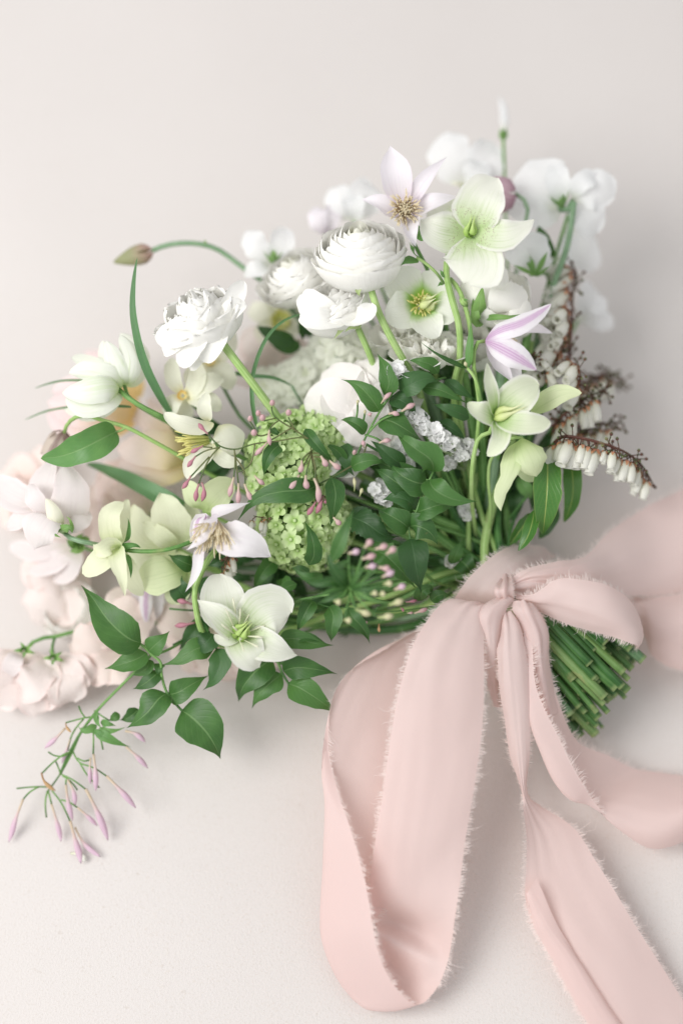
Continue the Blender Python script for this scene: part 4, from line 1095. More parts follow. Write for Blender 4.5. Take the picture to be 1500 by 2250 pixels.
t = thing('hellebore_flower', 'big pale lime hellebore with broad sepals between the lemon flower and the lilac clematis', 'hellebore', Z(12, 1180, 650, -28))
for fl, w, nn in (([1280, 650, -34, 1240, 520, -24, 1200, 400, -20, 1150, 272, -24], 280, VD(0.1, 0, 1)), ([1290, 650, -34, 1380, 560, -30, 1390, 450, -30, 1320, 330, -34], 130, VD(.4, 0, 1)),
                  ([1260, 650, -32, 1180, 600, -22, 1100, 540, -20, 1020, 480, -24], 150, VD(0, -.3, 1)), ([1250, 660, -34, 1120, 620, -30, 1000, 520, -30, 960, 350, -36], 240, VD(-.3, 0, 1)),
                  ([1260, 680, -34, 1100, 720, -32, 980, 800, -32, 920, 960, -38], 330, VD(-.2, .3, 1)), ([1290, 690, -34, 1300, 760, -30, 1350, 860, -32, 1400, 950, -38], 200, VD(.2, .3, 1))):
    petal(t, 12, fl, w, 'cream', prof='hel', cup=0.14, ruf=0.04, irr=0.06, n=nn, nu=15, nv=19)
to_bundle(t, [Z(12, 1270, 670, -40), Z(12, 1450, 760, -46), V(620, 1330, -50)], 5.5, M['stem'])
t = thing('hellebore_flower', 'pale lime hellebore sepal drooping above the arrow shaped leaf', 'hellebore', Z(12, 1200, 880, -20))
petal(t, 12, [1320, 800, -26, 1230, 830, -16, 1110, 860, -14, 980, 890, -20], 290, 'hell_lime', prof=(1.25, 0.5), cup=-0.15, ruf=0.02, n=VD(-.1, .2, 1), nu=15, nv=19)
petal(t, 12, [1320, 810, -28, 1300, 920, -22, 1260, 1000, -22, 1240, 1070, -26], 190, 'hell_lime', prof=(1.2, 0.5), cup=0.1, ruf=0.02, n=VD(.1, .3, 1), nu=13)
to_bundle(t, [Z(12, 1330, 800, -30), Z(12, 1500, 820, -44), V(640, 1330, -50)], 5, M['stem'])
t = thing('hellebore_flower', 'pale lime hellebore sepals peeking out behind the pink jasmine buds', 'hellebore', Z(3, 1080, 1000, -22))
petal(t, 3, [1080, 1020, -26, 1060, 980, -18, 1020, 920, -16, 975, 880, -20], 120, 'hell_lime', prof=(1.1, 0.55), n=VD(-.2, 0, 1))
petal(t, 3, [1080, 1020, -26, 1130, 960, -14, 1180, 910, -12, 1250, 890, -16], 175, 'hell_lime', prof=(1.15, 0.52), cup=0.2, n=VD(.1, -.2, 1), nu=13)
to_bundle(t, [Z(3, 1080, 1020, -30), Z(3, 1250, 1100, -44)], 4.5, M['stem'])

# ---- lilac clematis in the lower left
t = thing('clematis_flower', 'open lilac white clematis left of the snowball head, stamens spilling out', 'clematis', Z(4, 200, 930, 4))
petal(t, 4, [215, 950, 0, 130, 880, -4, 100, 960, -6, 100, 1060, -6], 110, 'clem', prof=(1.0, 0.6), cup=0.3)
petal(t, 4, [230, 960, 0, 320, 1000, 12, 440, 1030, 15, 588, 1122, 8], 236, 'clem', prof='help', irr=0.06, cup=0.2, ruf=0.03, n=VD(0, .1, 1), nu=15, nv=19)
petal(t, 4, [190, 900, -2, 220, 840, 8, 320, 805, 11, 450, 762, 6], 96, 'clem', prof='clemn', cup=0.4, n=VD(0, .6, 1))
petal(t, 4, [190, 910, 0, 165, 880, 14, 130, 970, 16, 28, 1078, 8], 124, 'clem', prof='clemn', cup=-0.5, n=VD(-.4, .3, 1), nu=13, nv=17)
petal(t, 4, [165, 860, -2, 110, 870, 6, 85, 950, 6, 75, 1010, 2], 70, 'clem_back', prof=(1.0, 0.6), cup=-0.3, n=VD(-.7, .1, 1))
petal(t, 4, [150, 1040, 0, 118, 1100, 8, 105, 1200, 10, 22, 1352, 4], 84, 'clem', prof='clemn', cup=0.4, n=VD(-.4, 0, 1))
add(t, 'stamen_cluster', brush(Z(4, 215, 880, 4), VD(-0.10, -0.75, 0.68), 90, 0.0215, 0.62, 0.00034, curl=0.25, seed=15), M['stamen'], kind='stuff')
stalk(t, 4, [215, 930, -4, 250, 1010, -6, 225, 1070, -2, 165, 1150, 0, 120, 1240, 0, 85, 1340, 0, 95, 1480, -2, 135, 1620, -10, 240, 1700, -24], 40, 'stem', bind=True)

# ---- lower hellebore
t = thing('hellebore_flower', 'open white hellebore with green centre at the lower edge, facing the viewer', 'hellebore', Z(6, 1050, 480, 0))
petal(t, 6, [1040, 480, -6, 985, 400, 0, 960, 310, 4, 955, 218, 0], 205, 'hell_white', prof=(1.15, 0.52), cup=0.2, ruf=0.03, n=VD(.2, -.2, 1), nu=15, nv=19)
petal(t, 6, [1055, 480, -6, 1110, 420, 2, 1170, 380, 6, 1262, 385, 2], 245, 'hell_white', prof=(1.3, 0.5), cup=0.22, ruf=0.035, n=VD(-.25, -.1, 1), nu=15, nv=19)
petal(t, 6, [1060, 485, -4, 1130, 520, 8, 1200, 550, 11, 1290, 572, 6], 150, 'hell_white', prof='help', cup=0.2, ruf=0.03, n=VD(-.1, .3, 1), nu=13)
petal(t, 6, [1045, 490, -2, 1060, 540, 10, 1090, 580, 13, 1125, 626, 8], 165, 'hell_white', prof='hel', cup=0.15, ruf=0.035, n=VD(.1, .4, 1), nu=13)
petal(t, 6, [1035, 485, -2, 985, 440, 10, 930, 390, 14, 855, 330, 10], 120, 'hell_white', prof='help', cup=0.25, ruf=0.02, n=VD(.5, .1, 1), nu=13)
petal(t, 6, [1035, 490, -2, 1000, 500, 8, 965, 510, 10, 930, 480, 8], 60, 'hell_white', prof=(1.0, 0.6), cup=0.2, n=VD(.3, .5, 1))
add(t, 'carpel_cluster', carpels(Z(6, 1030, 488, 2), VD(0.5, 0.55, 0.68), 5, 0.0125, 0.0042, spread=0.1), M['carpel'])
add(t, 'stamen_cluster', brush(Z(6, 1035, 485, 2), VD(0.45, 0.5, 0.7), 12, 0.023, 0.85, 0.00048, curl=-0.3, inner=0.5, seed=22), M['stamen_w'], kind='stuff')
to_bundle(t, [Z(6, 1030, 480, -10), Z(6, 1010, 440, -26), Z(6, 1150, 380, -40), V(720, 1350, -48)], 5.5, M['stem'])

# ---- blurred blush blooms lying on the canvas, lower left
LLG = 'soft blooms behind and under the bouquet'
t = thing('sweet_pea_flower', 'ruffled blush bloom with two green calyces at the far lower left, resting on the canvas', 'sweet pea', V(95, 1500, -50), LLG)
fan(t, (58, 1432, -52), 104, 62, 150, 7, 84, 'blush', seed=41, lift=10)
fan(t, (118, 1444, -50), 92, 66, 146, 7, 82, 'blush', seed=42, lift=12)
petal(t, 15, [330, 470, -46, 420, 500, -40, 480, 530, -40, 545, 580, -46], 120, 'blush', cup=0.1, prof=(1.3, 0.5))
petal(t, 15, [120, 420, -46, 90, 450, -36, 70, 490, -36, 50, 550, -42], 120, 'sweet_pink', cup=0.1, prof=(1.3, 0.5))
for bx, by in ((150, 395), (320, 440)):
    for q in range(5):
        an = q * 1.26 + 0.5
        petal(t, 15, [bx, by, -44, bx + 34 * math.cos(an), by + 26 * math.sin(an), -34, bx + 70 * math.cos(an), by + 50 * math.sin(an), -36], 38, 'sepal', name='sepal', cup=0.2)
to_bundle(t, [Z(15, 150, 400, -44), Z(15, 220, 335, -42), Z(15, 330, 318, -42), Z(15, 470, 280, -46), V(400, 1365, -60), V(700, 1375, -56), V(860, 1365, -52)], 4.6, M['stem_mid'])
add(t, 'stalk', tube(pts(15, [320, 440, -44, 310, 380, -42, 325, 322, -42]), 3.6 * S), M['stem_mid'])
for lab, mt, x, y, d, deg, spr, L, n_, w, sd in (
        ('pale pink ruffled bloom with a rose flush, left of the arrow shaped leaf', 'peach', 300, 1425, -54, 205, 75, 150, 8, 92, 52),
        ('blurred peach bloom lying behind the trifoliate leaf', 'peach', 470, 1380, -58, 150, 80, 140, 7, 96, 54),
        ('faint peach bloom under the lower hellebore, resting on the canvas', 'peach', 545, 1400, -62, 110, 60, 100, 8, 80, 55),
        ('far blush bloom at the left margin above the folded sweet pea', 'peach', 95, 1105, -98, 205, 60, 130, 5, 100, 56),
        ('soft blush bloom behind the folded sweet pea and the broad blade', 'peach', 330, 1130, -84, 190, 75, 170, 6, 125, 57),
        ('soft pink bloom lying between the folded sweet pea and the white round bloom', 'blush', 190, 1245, -76, 170, 60, 180, 6, 120, 58),
        ('blush bloom far behind the hooked green leaf', 'blush', 610, 830, -92, 265, 70, 140, 7, 105, 60)):
    t = thing('sweet_pea_flower', lab, 'sweet pea', V(x, y, d), LLG)
    fan(t, (x, y, d), deg, spr, L, n_, w, mt, seed=sd, lift=11)
    to_bundle(t, [V(x, y, d), V(x * 0.6 + 340, y * 0.55 + 560, max(d - 8, -72))], 4.2, M['stem_mid'])
t = thing('lisianthus_flower', 'round white bloom behind the pale pink ruffled one at the lower left', 'lisianthus', V(165, 1345, -60), LLG)
bowl(t, V(170, 1350, -72), VD(-0.4, 0.3, 0.85), 0.0185, [(5, 0.9, [(0.05, 0), (0.6, 0.1), (0.8, 0.5), (0.7, 0.9)]), (6, 0.8, [(0.05, 0), (0.75, 0.05), (1.0, 0.4), (1.0, 0.75)])], 'ran', jit=0.15, ruf=0.03, seed=43, rim=0.75)
to_bundle(t, [V(170, 1350, -74), V(440, 1330, -74)], 4.2, M['stem_mid'])

# small lilac streaked petal pair
t = thing('clematis_flower', 'narrow white clematis tepals with a mauve stripe above the trifoliate leaf', 'clematis', Z(15, 850, 30, -36))
petal(t, 15, [860, 10, -42, 860, 80, -36, 858, 150, -36, 862, 235, -40], 80, 'clem_back', prof=(0.9, 0.6), cup=-0.2)
petal(t, 15, [820, 10, -46, 800, 80, -42, 795, 150, -42, 790, 215, -46], 60, 'clem', prof=(0.9, 0.6))
petal(t, 15, [900, 20, -46, 925, 90, -42, 930, 150, -42, 920, 215, -46], 70, 'clem', prof=(0.9, 0.6))
to_bundle(t, [Z(15, 850, 10, -44), V(480, 1290, -54), V(700, 1350, -56)], 4, M['stem_mid'])

# ---- background whites in the middle
t = thing('garden_rose', 'large blush white rose with broad veined petals behind the snowball head', 'rose', V(740, 890, -30))
fan(t, (845, 1000, -34), 238, 42, 225, 9, 150, 'blush_white', lift=14, ruf=0.07, seed=66)
fan(t, (850, 985, -22), 255, 34, 150, 5, 110, 'blush_white', lift=8, ruf=0.08, seed=67)
bowl(t, V(770, 960, -52), VD(-0.1, 0.5, 0.85), 0.024, [(5, 0.8, [(0.05, 0), (0.5, 0.1), (0.5, 0.6)]), (6, 0.7, [(0.05, 0), (0.7, 0.05), (0.8, 0.5)]), (6, 0.7, [(0.05, 0), (0.9, 0.0), (1.05, 0.3)])], 'blush_white', jit=0.15, ruf=0.05, seed=61)
to_bundle(t, [V(790, 1000, -56), V(900, 1100, -62)], 5.5, M['stem_mid'])
GF = [('pale green white floret head beneath the loose ranunculus', 760, 775, -44, 58, 71), ('pale green floret cluster left of the large blush white rose', 668, 835, -48, 46, 72),
      ('blurred pale green floret cluster above the hooked leaf foot', 605, 850, -56, 42, 73), ('pale green floret cluster behind the loose ranunculus stem', 705, 805, -52, 46, 74)]
for lab, x, y, d, R, sd in GF:
    t = thing('hydrangea_head', lab, 'hydrangea', V(x, y, d), 'pale green heads in the middle')
    q = random.Random(sd)
    for i in range(15):
        f, an = math.sqrt((i + 0.5) / 15), i * 2.4
        c = V(x + R * f * math.cos(an), y + R * f * math.sin(an) * 0.9, d - 9 * f * f + q.uniform(-2, 2))
        bowl(t, c, VD(0.6 * f * math.cos(an), -0.6 * f * math.sin(an), 1), 0.0078 * R / 55, [(4, 0.75, [(0.05, 0), (0.55, 0.12), (1.0, 0.3), (1.25, 0.2)])], 'greenfl', jit=0.2, ruf=0.04, seed=sd * 20 + i, nu=7, nv=7, name='floret')
    to_bundle(t, [V(x, y, d - 12), V(x * 0.6 + 400, y * 0.6 + 460, d - 16)], 4.5, M['stem_mid'])
WF = [('small cluster of white blooms under the green eyed hellebore', [(490, 990), (550, 975), (610, 985), (575, 1010)], -16, 1, 81),
      ('white bloom cluster behind the largest ranunculus stem', [(395, 925), (440, 900), (460, 945)], -24, 1, 82),
      ('cream white bloom petals low behind the clematis with mauve stripes', [(760, 1000), (740, 900), (800, 880)], -46, 1.6, 83)]
for lab, cs, d, sc_, sd in WF:
    t = thing('stock_flower', lab, 'flower', Z(1, *cs[0], d), 'small white blooms in the middle')
    for i, (x, y) in enumerate(cs):
        bowl(t, Z(1, x, y + 18, d - 4), VD(0.35 * (i % 3 - 1), 0.7, 0.7), 0.0135 * sc_, [(4, 0.95, [(0.05, -0.1), (0.3, 0.15), (0.4, 0.6), (0.3, 0.95)]), (5, 0.85, [(0.05, -0.15), (0.6, 0.1), (0.8, 0.5), (0.95, 0.75)])], 'rose', jit=0.2, ruf=0.03, seed=sd + i, nu=9, nv=9, rim=0.72)
    to_bundle(t, [Z(1, cs[0][0], cs[0][1] + 30, d - 8), Z(5, 480, 250, -46)], 4, M['stem_mid'])

# long stems running low along the lower edge
for lab, P, r, m in (('thick dark green tulip stem running along the lower edge of the bouquet', [(600, 1352, -62), (720, 1378, -58), (850, 1384, -52), (930, 1368, -50)], 11, 'stem_dk'),
                     ('thick grey green tulip stem running just above the lowest dark one into the ribbon', [(560, 1330, -66), (700, 1352, -60), (840, 1362, -54), (940, 1345, -50)], 10, 'stem_blue'),
                     ('light green tulip stem, third from the bare canvas, running into the ribbon', [(640, 1322, -60), (760, 1340, -56), (880, 1342, -50), (960, 1322, -48)], 8, 'stem')):
    t = thing('cut_tulip', lab, 'tulip', V(*P[0]), 'tulips bound with their heads hidden')
    to_bundle(t, [V(*p) for p in P], r, M[m])

# ================================================================== snowball viburnum
def floret_mesh(name, mat, seed):
    q = random.Random(seed)
    g = []
    for i in range(5):
        an = i * 1.2566 + q.uniform(-0.12, 0.12)
        d = np.array([math.cos(an), math.sin(an), 0.0])
        r = 0.0042 * q.uniform(0.9, 1.1)
        p = [d * 0.0002, d * r * 0.4 + np.array([0, 0, 0.0007]), d * r * 0.8 + np.array([0, 0, 0.0008 + q.uniform(-.0004, .0004)]), d * r * 1.05 + np.array([0, 0, q.uniform(-.0002, .0006)])]
        g.append(strip(p, r * 0.84, (1.4, 0.45), n=np.array([0, 0, 1.0]), cup=0.3, nu=5, nv=7, bw=0.2, wob=0))
    g.append(lathe(np.array([0, 0, 0.0004]), np.array([0, 0, 1.0]), [(0.0009, 0), (0.0009, 0.0006), (0.0004, 0.001), (0.00001, 0.0011)], ns=6))
    g.append(tube([np.array([0, 0, 0.0003]), np.array([0.0004, 0, -0.003]), np.array([0, 0, -0.007])], 0.00045, nv=4, ns=4))
    return make_mesh(name, join(g), mat)


VF = [floret_mesh('floret', M['vib'], 1), floret_mesh('floret', M['vib2'], 2), floret_mesh('floret', M['vib'], 3)]
for lab, x, y, d, R, cnt, sd, sq in (('upper lime green snowball viburnum head, partly under pink jasmine buds', 640, 1010, -29, 98, 105, 1, 0.95),
                                     ('lower lime green snowball viburnum head behind the broad jasmine leaf', 668, 1148, -31, 106, 120, 2, 0.95),
                                     ('smaller lime green snowball viburnum head at the upper right of the pair', 712, 958, -30, 68, 70, 3, 0.9)):
    t = thing('viburnum_head', lab, 'viburnum', V(x, y, d), 'lime green snowball heads')
    c = V(x, y, d)
    r = R * S
    q = random.Random(sd)
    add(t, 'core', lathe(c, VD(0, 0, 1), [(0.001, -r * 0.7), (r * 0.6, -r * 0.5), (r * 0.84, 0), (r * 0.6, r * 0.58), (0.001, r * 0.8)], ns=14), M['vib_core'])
    k = 0
    for i in range(cnt * 2):
        zc = 1 - (i + 0.5) / cnt          # upper half and a little below the middle
        if zc < -0.35:
            break
        an = i * 2.39996
        s_ = math.sqrt(max(0, 1 - zc * zc))
        n_ = nz(VD(s_ * math.cos(an), s_ * math.sin(an), zc) + np.array([q.uniform(-.12, .12) for _ in range(3)]))
        lump = 1 + 0.13 * mnoise.noise(Vector(n_ * 2.6 + sd)) + q.uniform(-0.2, 0.07)
        place(t, 'floret', VF[i % 3], c + n_ * r * lump, nz(n_ + 0.35 * np.array([q.uniform(-1, 1) for _ in range(3)]) + 0.15 * TOCAM), q.uniform(1.05, 1.5), q.uniform(0, 6.28))
    to_bundle(t, [c - VD(0, 0, 1) * r * 0.5, V(x * 0.6 + 400, y * 0.6 + 500, d - 24)], 5, M['stem_dk'])

# ================================================================== pieris sprays (little white urns on dark red stalks)
def bell_mesh():
    L = 0.0095
    b = lathe(np.zeros(3), np.array([0, 0, 1.0]), [(0.0003, 0), (0.0016, 0.0006), (0.0022, 0.0024), (0.0024, 0.0050), (0.0021, 0.0074), (0.0016, 0.0086), (0.0021, L), (0.0019, L * 0.99), (0.0013, 0.0084)], ns=9)
    cp = []
    for i in range(5):
        an = i * 1.2566
        d = np.array([math.cos(an), math.sin(an), 0])
        cp.append(strip([d * 0.0002 - np.array([0, 0, .0004]), d * 0.0017 + np.array([0, 0, .0001]), d * 0.0027 + np.array([0, 0, .0016]), d * 0.0032 + np.array([0, 0, .0026])], 0.0019, 'lance', n=np.array([0, 0, -1.0]) + d, nu=3, nv=5, wob=0))
    c = join(cp)
    g = join([b, c])
    return make_mesh('bell', g, [M['bell'], M['bell_cap']], [0] * len(b[1]) + [1] * len(c[1]))


BELL = bell_mesh()
UNR = [strip([np.zeros(3), np.array([0, .0006, .0012]), np.array([0, .0002, .0026])], 0.0016, 'ovate', nu=3, nv=4)]


def raceme(th, k, flat, w, cnt, side, fall, bell_from=0.0, bell_to=1.0, scale=1.0, spread=0.5, caps=0, seed=1, bind=None, both=False):
    q = random.Random(seed)
    P = pts(k, flat)
    C = catmull(P, 60)
    T = nz(np.gradient(C, axis=0))
    r = w / REG[k][2] / 2 * S
    st = [tube(P, [r * 1.1, r, r * 0.8, r * 0.5], ns=6)]
    sv = VD(*side)
    fv = VD(*fall)
    for i in range(cnt):
        f = bell_from + (bell_to - bell_from) * (i + 0.5) / cnt
        j = int(f * 59)
        sg = sv * q.uniform(0.4, 1.1) + VD(0, 0, 1) * q.uniform(-spread, spread) + T[j] * q.uniform(0.0, 0.5)
        if both and i % 2:
            sg = sg - 2 * sv * 0.8
        a = C[j]
        b = a + nz(sg) * 0.0035 * scale
        st.append(tube([a, (a + b) / 2 + T[j] * 0.0006, b], r * 0.5, nv=4, ns=4))
        place(th, 'bell', BELL, b, nz(fv + 0.3 * sg + np.array([q.uniform(-.22, .22) for _ in range(3)])), scale * q.choice((0.55, 0.8, 0.95, 1.0, 1.1)) * (1 - 0.25 * f), q.uniform(0, 6))
    for i in range(int(caps * 1.0)):
        f = q.uniform(0.1, 1.0)
        j = int(f * 59)
        sg = nz(np.array([q.uniform(-1, 1) for _ in range(3)]) + sv * 0.4)
        a = C[j]
        b = a + sg * 0.0036 * scale
        st.append(tube([a, (a + b) / 2, b], r * 0.45, nv=4, ns=4))
        st.append(tube([b, b + sg * 0.001, b + sg * 0.0024], np.array([0.4, 1.3, 1.4, 0.6]) * 0.0008, nv=4, ns=5))
    add(th, 'stem', join(st), M['stem_red'])
    if bind is not None:
        to_bundle(th, [C[0]] + bind, 3.6, M['stem_dk'], name='stalk')


t = thing('pieris_spray', 'long arching spray of white urn bells on a dark red stalk, at the right edge', 'pieris', Z(14, 480, 690, -14))
raceme(t, 14, [440, 720, -20, 520, 672, -12, 680, 690, -10, 850, 735, -12, 1020, 800, -18, 1150, 900, -26, 1245, 1055, -34], 26, 30, (-0.35, -0.9, 0.1), (-0.30, -0.95, 0.05), 0.02, 0.97, scale=1.6, spread=0.7, caps=46, seed=2, bind=[Z(14, 380, 800, -30), Z(14, 260, 1050, -44)])
t = thing('pieris_spray', 'dark red spray with few bells pointing right, just above the long arching one', 'pieris', Z(14, 480, 560, -46))
raceme(t, 14, [400, 620, -50, 540, 590, -46, 720, 580, -48, 880, 560, -52, 1010, 560, -58], 26, 14, (0, -0.8, 0.3), (-0.2, -0.9, 0.1), 0.0, 0.8, scale=1.4, caps=60, seed=3, bind=[Z(14, 300, 760, -54)])
t = thing('pieris_spray', 'dark red spray with creamy bells reaching up right beside the pale green sepal', 'pieris', Z(14, 520, 480, -34))
raceme(t, 14, [420, 590, -40, 520, 490, -34, 640, 400, -34, 760, 320, -38, 890, 310, -44], 26, 16, (0.2, -0.8, 0.4), (-0.1, -0.95, 0.1), 0.02, 0.75, scale=1.5, caps=42, seed=4, bind=[Z(14, 330, 760, -48)])
t = thing('pieris_spray', 'most blurred dark red spray at the right, high behind the others', 'pieris', Z(14, 700, 200, -78))
raceme(t, 14, [560, 330, -76, 700, 220, -78, 840, 160, -82, 960, 160, -86, 1010, 240, -88], 26, 12, (0, -0.8, 0.3), (0, -1, 0), 0.0, 0.7, scale=1.4, caps=56, seed=5, bind=[Z(14, 420, 620, -70)])
t = thing('pieris_spray', 'upright spray of white bells hanging left of a vertical dark red stalk', 'pieris', Z(1, 1130, 1000, -50))
raceme(t, 1, [1120, 1060, -50, 1128, 960, -50, 1136, 850, -52, 1140, 740, -56, 1155, 660, -60, 1128, 610, -62], 13, 44, (-0.9, 0.0, 0.3), (-0.75, -0.55, 0.1), 0.0, 0.93, scale=1.75, spread=0.5, caps=34, seed=6, bind=[Z(5, 860, 300, -52), Z(5, 800, 600, -56)])
t = thing('pieris_spray', 'mass of blurred white bells between the striped clematis and the vertical red stalk', 'pieris', Z(1, 1060, 1020, -40))
raceme(t, 1, [1000, 1120, -46, 1020, 1060, -42, 1050, 980, -42, 1085, 900, -46, 1090, 800, -52], 12, 44, (0.3, 0.2, 0.8), (-0.6, -0.5, 0.5), 0, 1, scale=1.8, spread=0.8, caps=14, seed=7, both=True, bind=[Z(5, 800, 420, -50)])
t = thing('pieris_spray', 'pale sharp bells in a small bunch above the pale green hellebore', 'pieris', Z(14, 610, 170, -22))
raceme(t, 14, [640, 300, -34, 650, 180, -28, 640, 90, -28, 600, 20, -32], 16, 7, (-0.7, -0.2, 0.6), (-0.5, -0.8, 0.5), 0.05, 0.8, scale=1.55, spread=0.4, caps=16, seed=8, bind=[Z(14, 520, 480, -44), Z(14, 380, 760, -52)])
t = thing('pieris_spray', 'short spray of bells with dark red caps right under the striped clematis tip', 'pieris', Z(14, 300, 120, -26))
raceme(t, 14, [340, 230, -34, 330, 130, -28, 290, 50, -28, 250, -10, -30], 18, 5, (0.7, 0, 0.3), (0.3, -0.9, 0.3), 0.1, 1, scale=1.1, caps=32, seed=9, bind=[Z(14, 330, 500, -46)])
t = thing('pieris_spray', 'few white bells on red stalks tucked under the lilac clematis', 'pieris', Z(4, 320, 1150, -10))
raceme(t, 4, [330, 1080, -16, 300, 1120, -12, 280, 1160, -10, 260, 1190, -10], 14, 5, (0.3, -0.8, 0.4), (0.25, -0.95, 0.1), 0, 1, scale=1.25, caps=5, seed=10, bind=[Z(4, 500, 1130, -34)])
t = thing('pieris_spray', 'two pale bells between the lilac clematis and the lower snowball head', 'pieris', Z(4, 500, 880, -8))
raceme(t, 4, [560, 850, -16, 520, 860, -10, 470, 850, -10], 12, 3, (0, -0.5, 0.6), (-0.05, -0.98, 0.2), 0, 1, scale=1.35, caps=2, seed=11, bind=[Z(4, 640, 1000, -40)])
# pieris leaves
t = thing('pieris_branch', 'glossy narrow leaves with a pale midrib hanging at the right beside the ribbon', 'leaves', Z(5, 965, 520, -4))
L_ = dict(prof=(0.78, 0.75), ruf=0.01, fold=0.25, nu=11, nv=22)
leaf_at(t, 5, [1060, 525, -34, 1085, 620, -26, 1085, 740, -26, 1045, 852, -32], 92, 'leaf_gloss', n=VD(-0.3, 0, 1), **L_)
leaf_at(t, 5, [968, 528, -14, 968, 650, -4, 960, 780, -4, 935, 908, -12], 118, 'leaf_gloss', n=VD(0.15, 0.1, 1), **L_)
leaf_at(t, 5, [905, 795, -16, 895, 860, -10, 870, 930, -8, 838, 990, -10], 74, 'leaf_gloss', n=VD(-0.5, 0, 1), **L_)
leaf_at(t, 5, [900, 815, -26, 860, 860, -22, 825, 910, -22, 788, 958, -26], 70, 'leaf_gloss', n=VD(0.3, 0, 1), **L_)
leaf_at(t, 5, [1000, 760, -40, 985, 830, -36, 960, 880, -36, 930, 930, -40], 70, 'leaf_dk', **L_)
leaf_at(t, 5, [830, 640, -40, 870, 700, -36, 890, 740, -38], 60, 'leaf_lt', **L_)
to_bundle(t, [Z(5, 985, 515, -20), Z(5, 930, 640, -34)], 3.6, M['stem_dk'])
add(t, 'twig', join(tubes(5, [[985, 515, -20, 940, 650, -30, 905, 800, -22, 880, 900, -36], [985, 515, -20, 1030, 515, -28, 1060, 525, -34]], 9)), M['stem_mid'])

# ================================================================== white statice
def statice_floret():
    g = []
    q = random.Random(5)
    for i in range(5):
        an = i * 1.2566
        d = np.array([math.cos(an), math.sin(an), 0.0])
        p = [d * .0004, d * .0014 + np.array([0, 0, .0014]), d * .0030 + np.array([0, 0, .0024]), d * .0046 + np.array([0, 0, .0026])]
        g.append(strip(p, .0042, (1.9, .4), n=np.array([0, 0, 1.0]) - d, cup=.2, ruf=.14, rf=2.4, nu=7, nv=7, bw=.25, wob=.1))
    h = lathe(np.array([0, 0, -.003]), np.array([0, 0, 1.0]), [(.0003, 0), (.0012, .0015), (.0013, .0035)], ns=6)
    a = join(g)
    b = join([a, h])
    return make_mesh('floret', b, [M['stat'], M['husk']], [0] * len(a[1]) + [1] * len(h[1]))


SF = statice_floret()
ST = [('papery white statice spike slanting down between the jasmine leaves', [(300, 335), (330, 350), (345, 370), (365, 385), (385, 400), (400, 415), (420, 425), (440, 435), (455, 455), (475, 465), (490, 480), (505, 500), (525, 515), (540, 540), (555, 550), (375, 365), (430, 410), (480, 440), (515, 480), (350, 345)], -10, 1),
      ('single round white statice tuft beside the largest ranunculus stem', [(255, 130), (275, 140), (240, 145), (260, 155), (285, 160), (245, 170), (270, 170), (230, 160)], -4, 2),
      ('white statice tuft in the dark gap right of the lower snowball head', [(170, 690), (190, 710), (165, 720), (200, 735), (180, 745), (155, 705), (240, 700), (265, 705), (205, 765)], -16, 3),
      ('white statice scraps under the curved jasmine leaves', [(280, 500), (300, 540), (265, 520), (320, 570), (310, 550), (260, 490), (285, 560)], -18, 4),
      ('white statice tuft left of the tall green hellebore stems', [(570, 490), (590, 500), (580, 515), (560, 510), (600, 530), (590, 540), (500, 570), (515, 590)], -20, 5),
      ('small white statice tuft low among the bound stems', [(575, 790), (590, 800), (585, 815), (600, 825), (570, 805), (500, 1030), (520, 1035)], -30, 6)]
for lab, cs, d, sd in ST:
    q = random.Random(sd)
    t = thing('statice_spray', lab, 'statice', Z(5, cs[0][0], cs[0][1], d), 'white statice in the middle')
    for x, y in cs:
        for e in range(4):
            place(t, 'floret', SF, Z(5, x + q.uniform(-13, 13), y + q.uniform(-13, 13), d + q.uniform(-4, 4)), nz(VD(0.6 * q.uniform(-1, 1) + 0.15, 0.5 + 0.5 * q.uniform(-1, 1), 0.7)), q.uniform(0.7, 1.05), q.uniform(0, 6))
    mx, my = sum(p[0] for p in cs) / len(cs), sum(p[1] for p in cs) / len(cs)
    add(t, 'twig', join([tube([Z(5, x, y, d - 4), Z(5, x * .5 + mx * .5 + 8, y * .5 + my * .5 + 35, d - 9), Z(5, mx + 20, my + 75, d - 14)], .0007, nv=5, ns=5) for x, y in cs]), M['husk'])
    to_bundle(t, [Z(5, mx + 20, my + 75, d - 14), Z(5, mx * .55 + 300, my * .55 + 440, d - 22)], 3.2, M['stem_mid'])

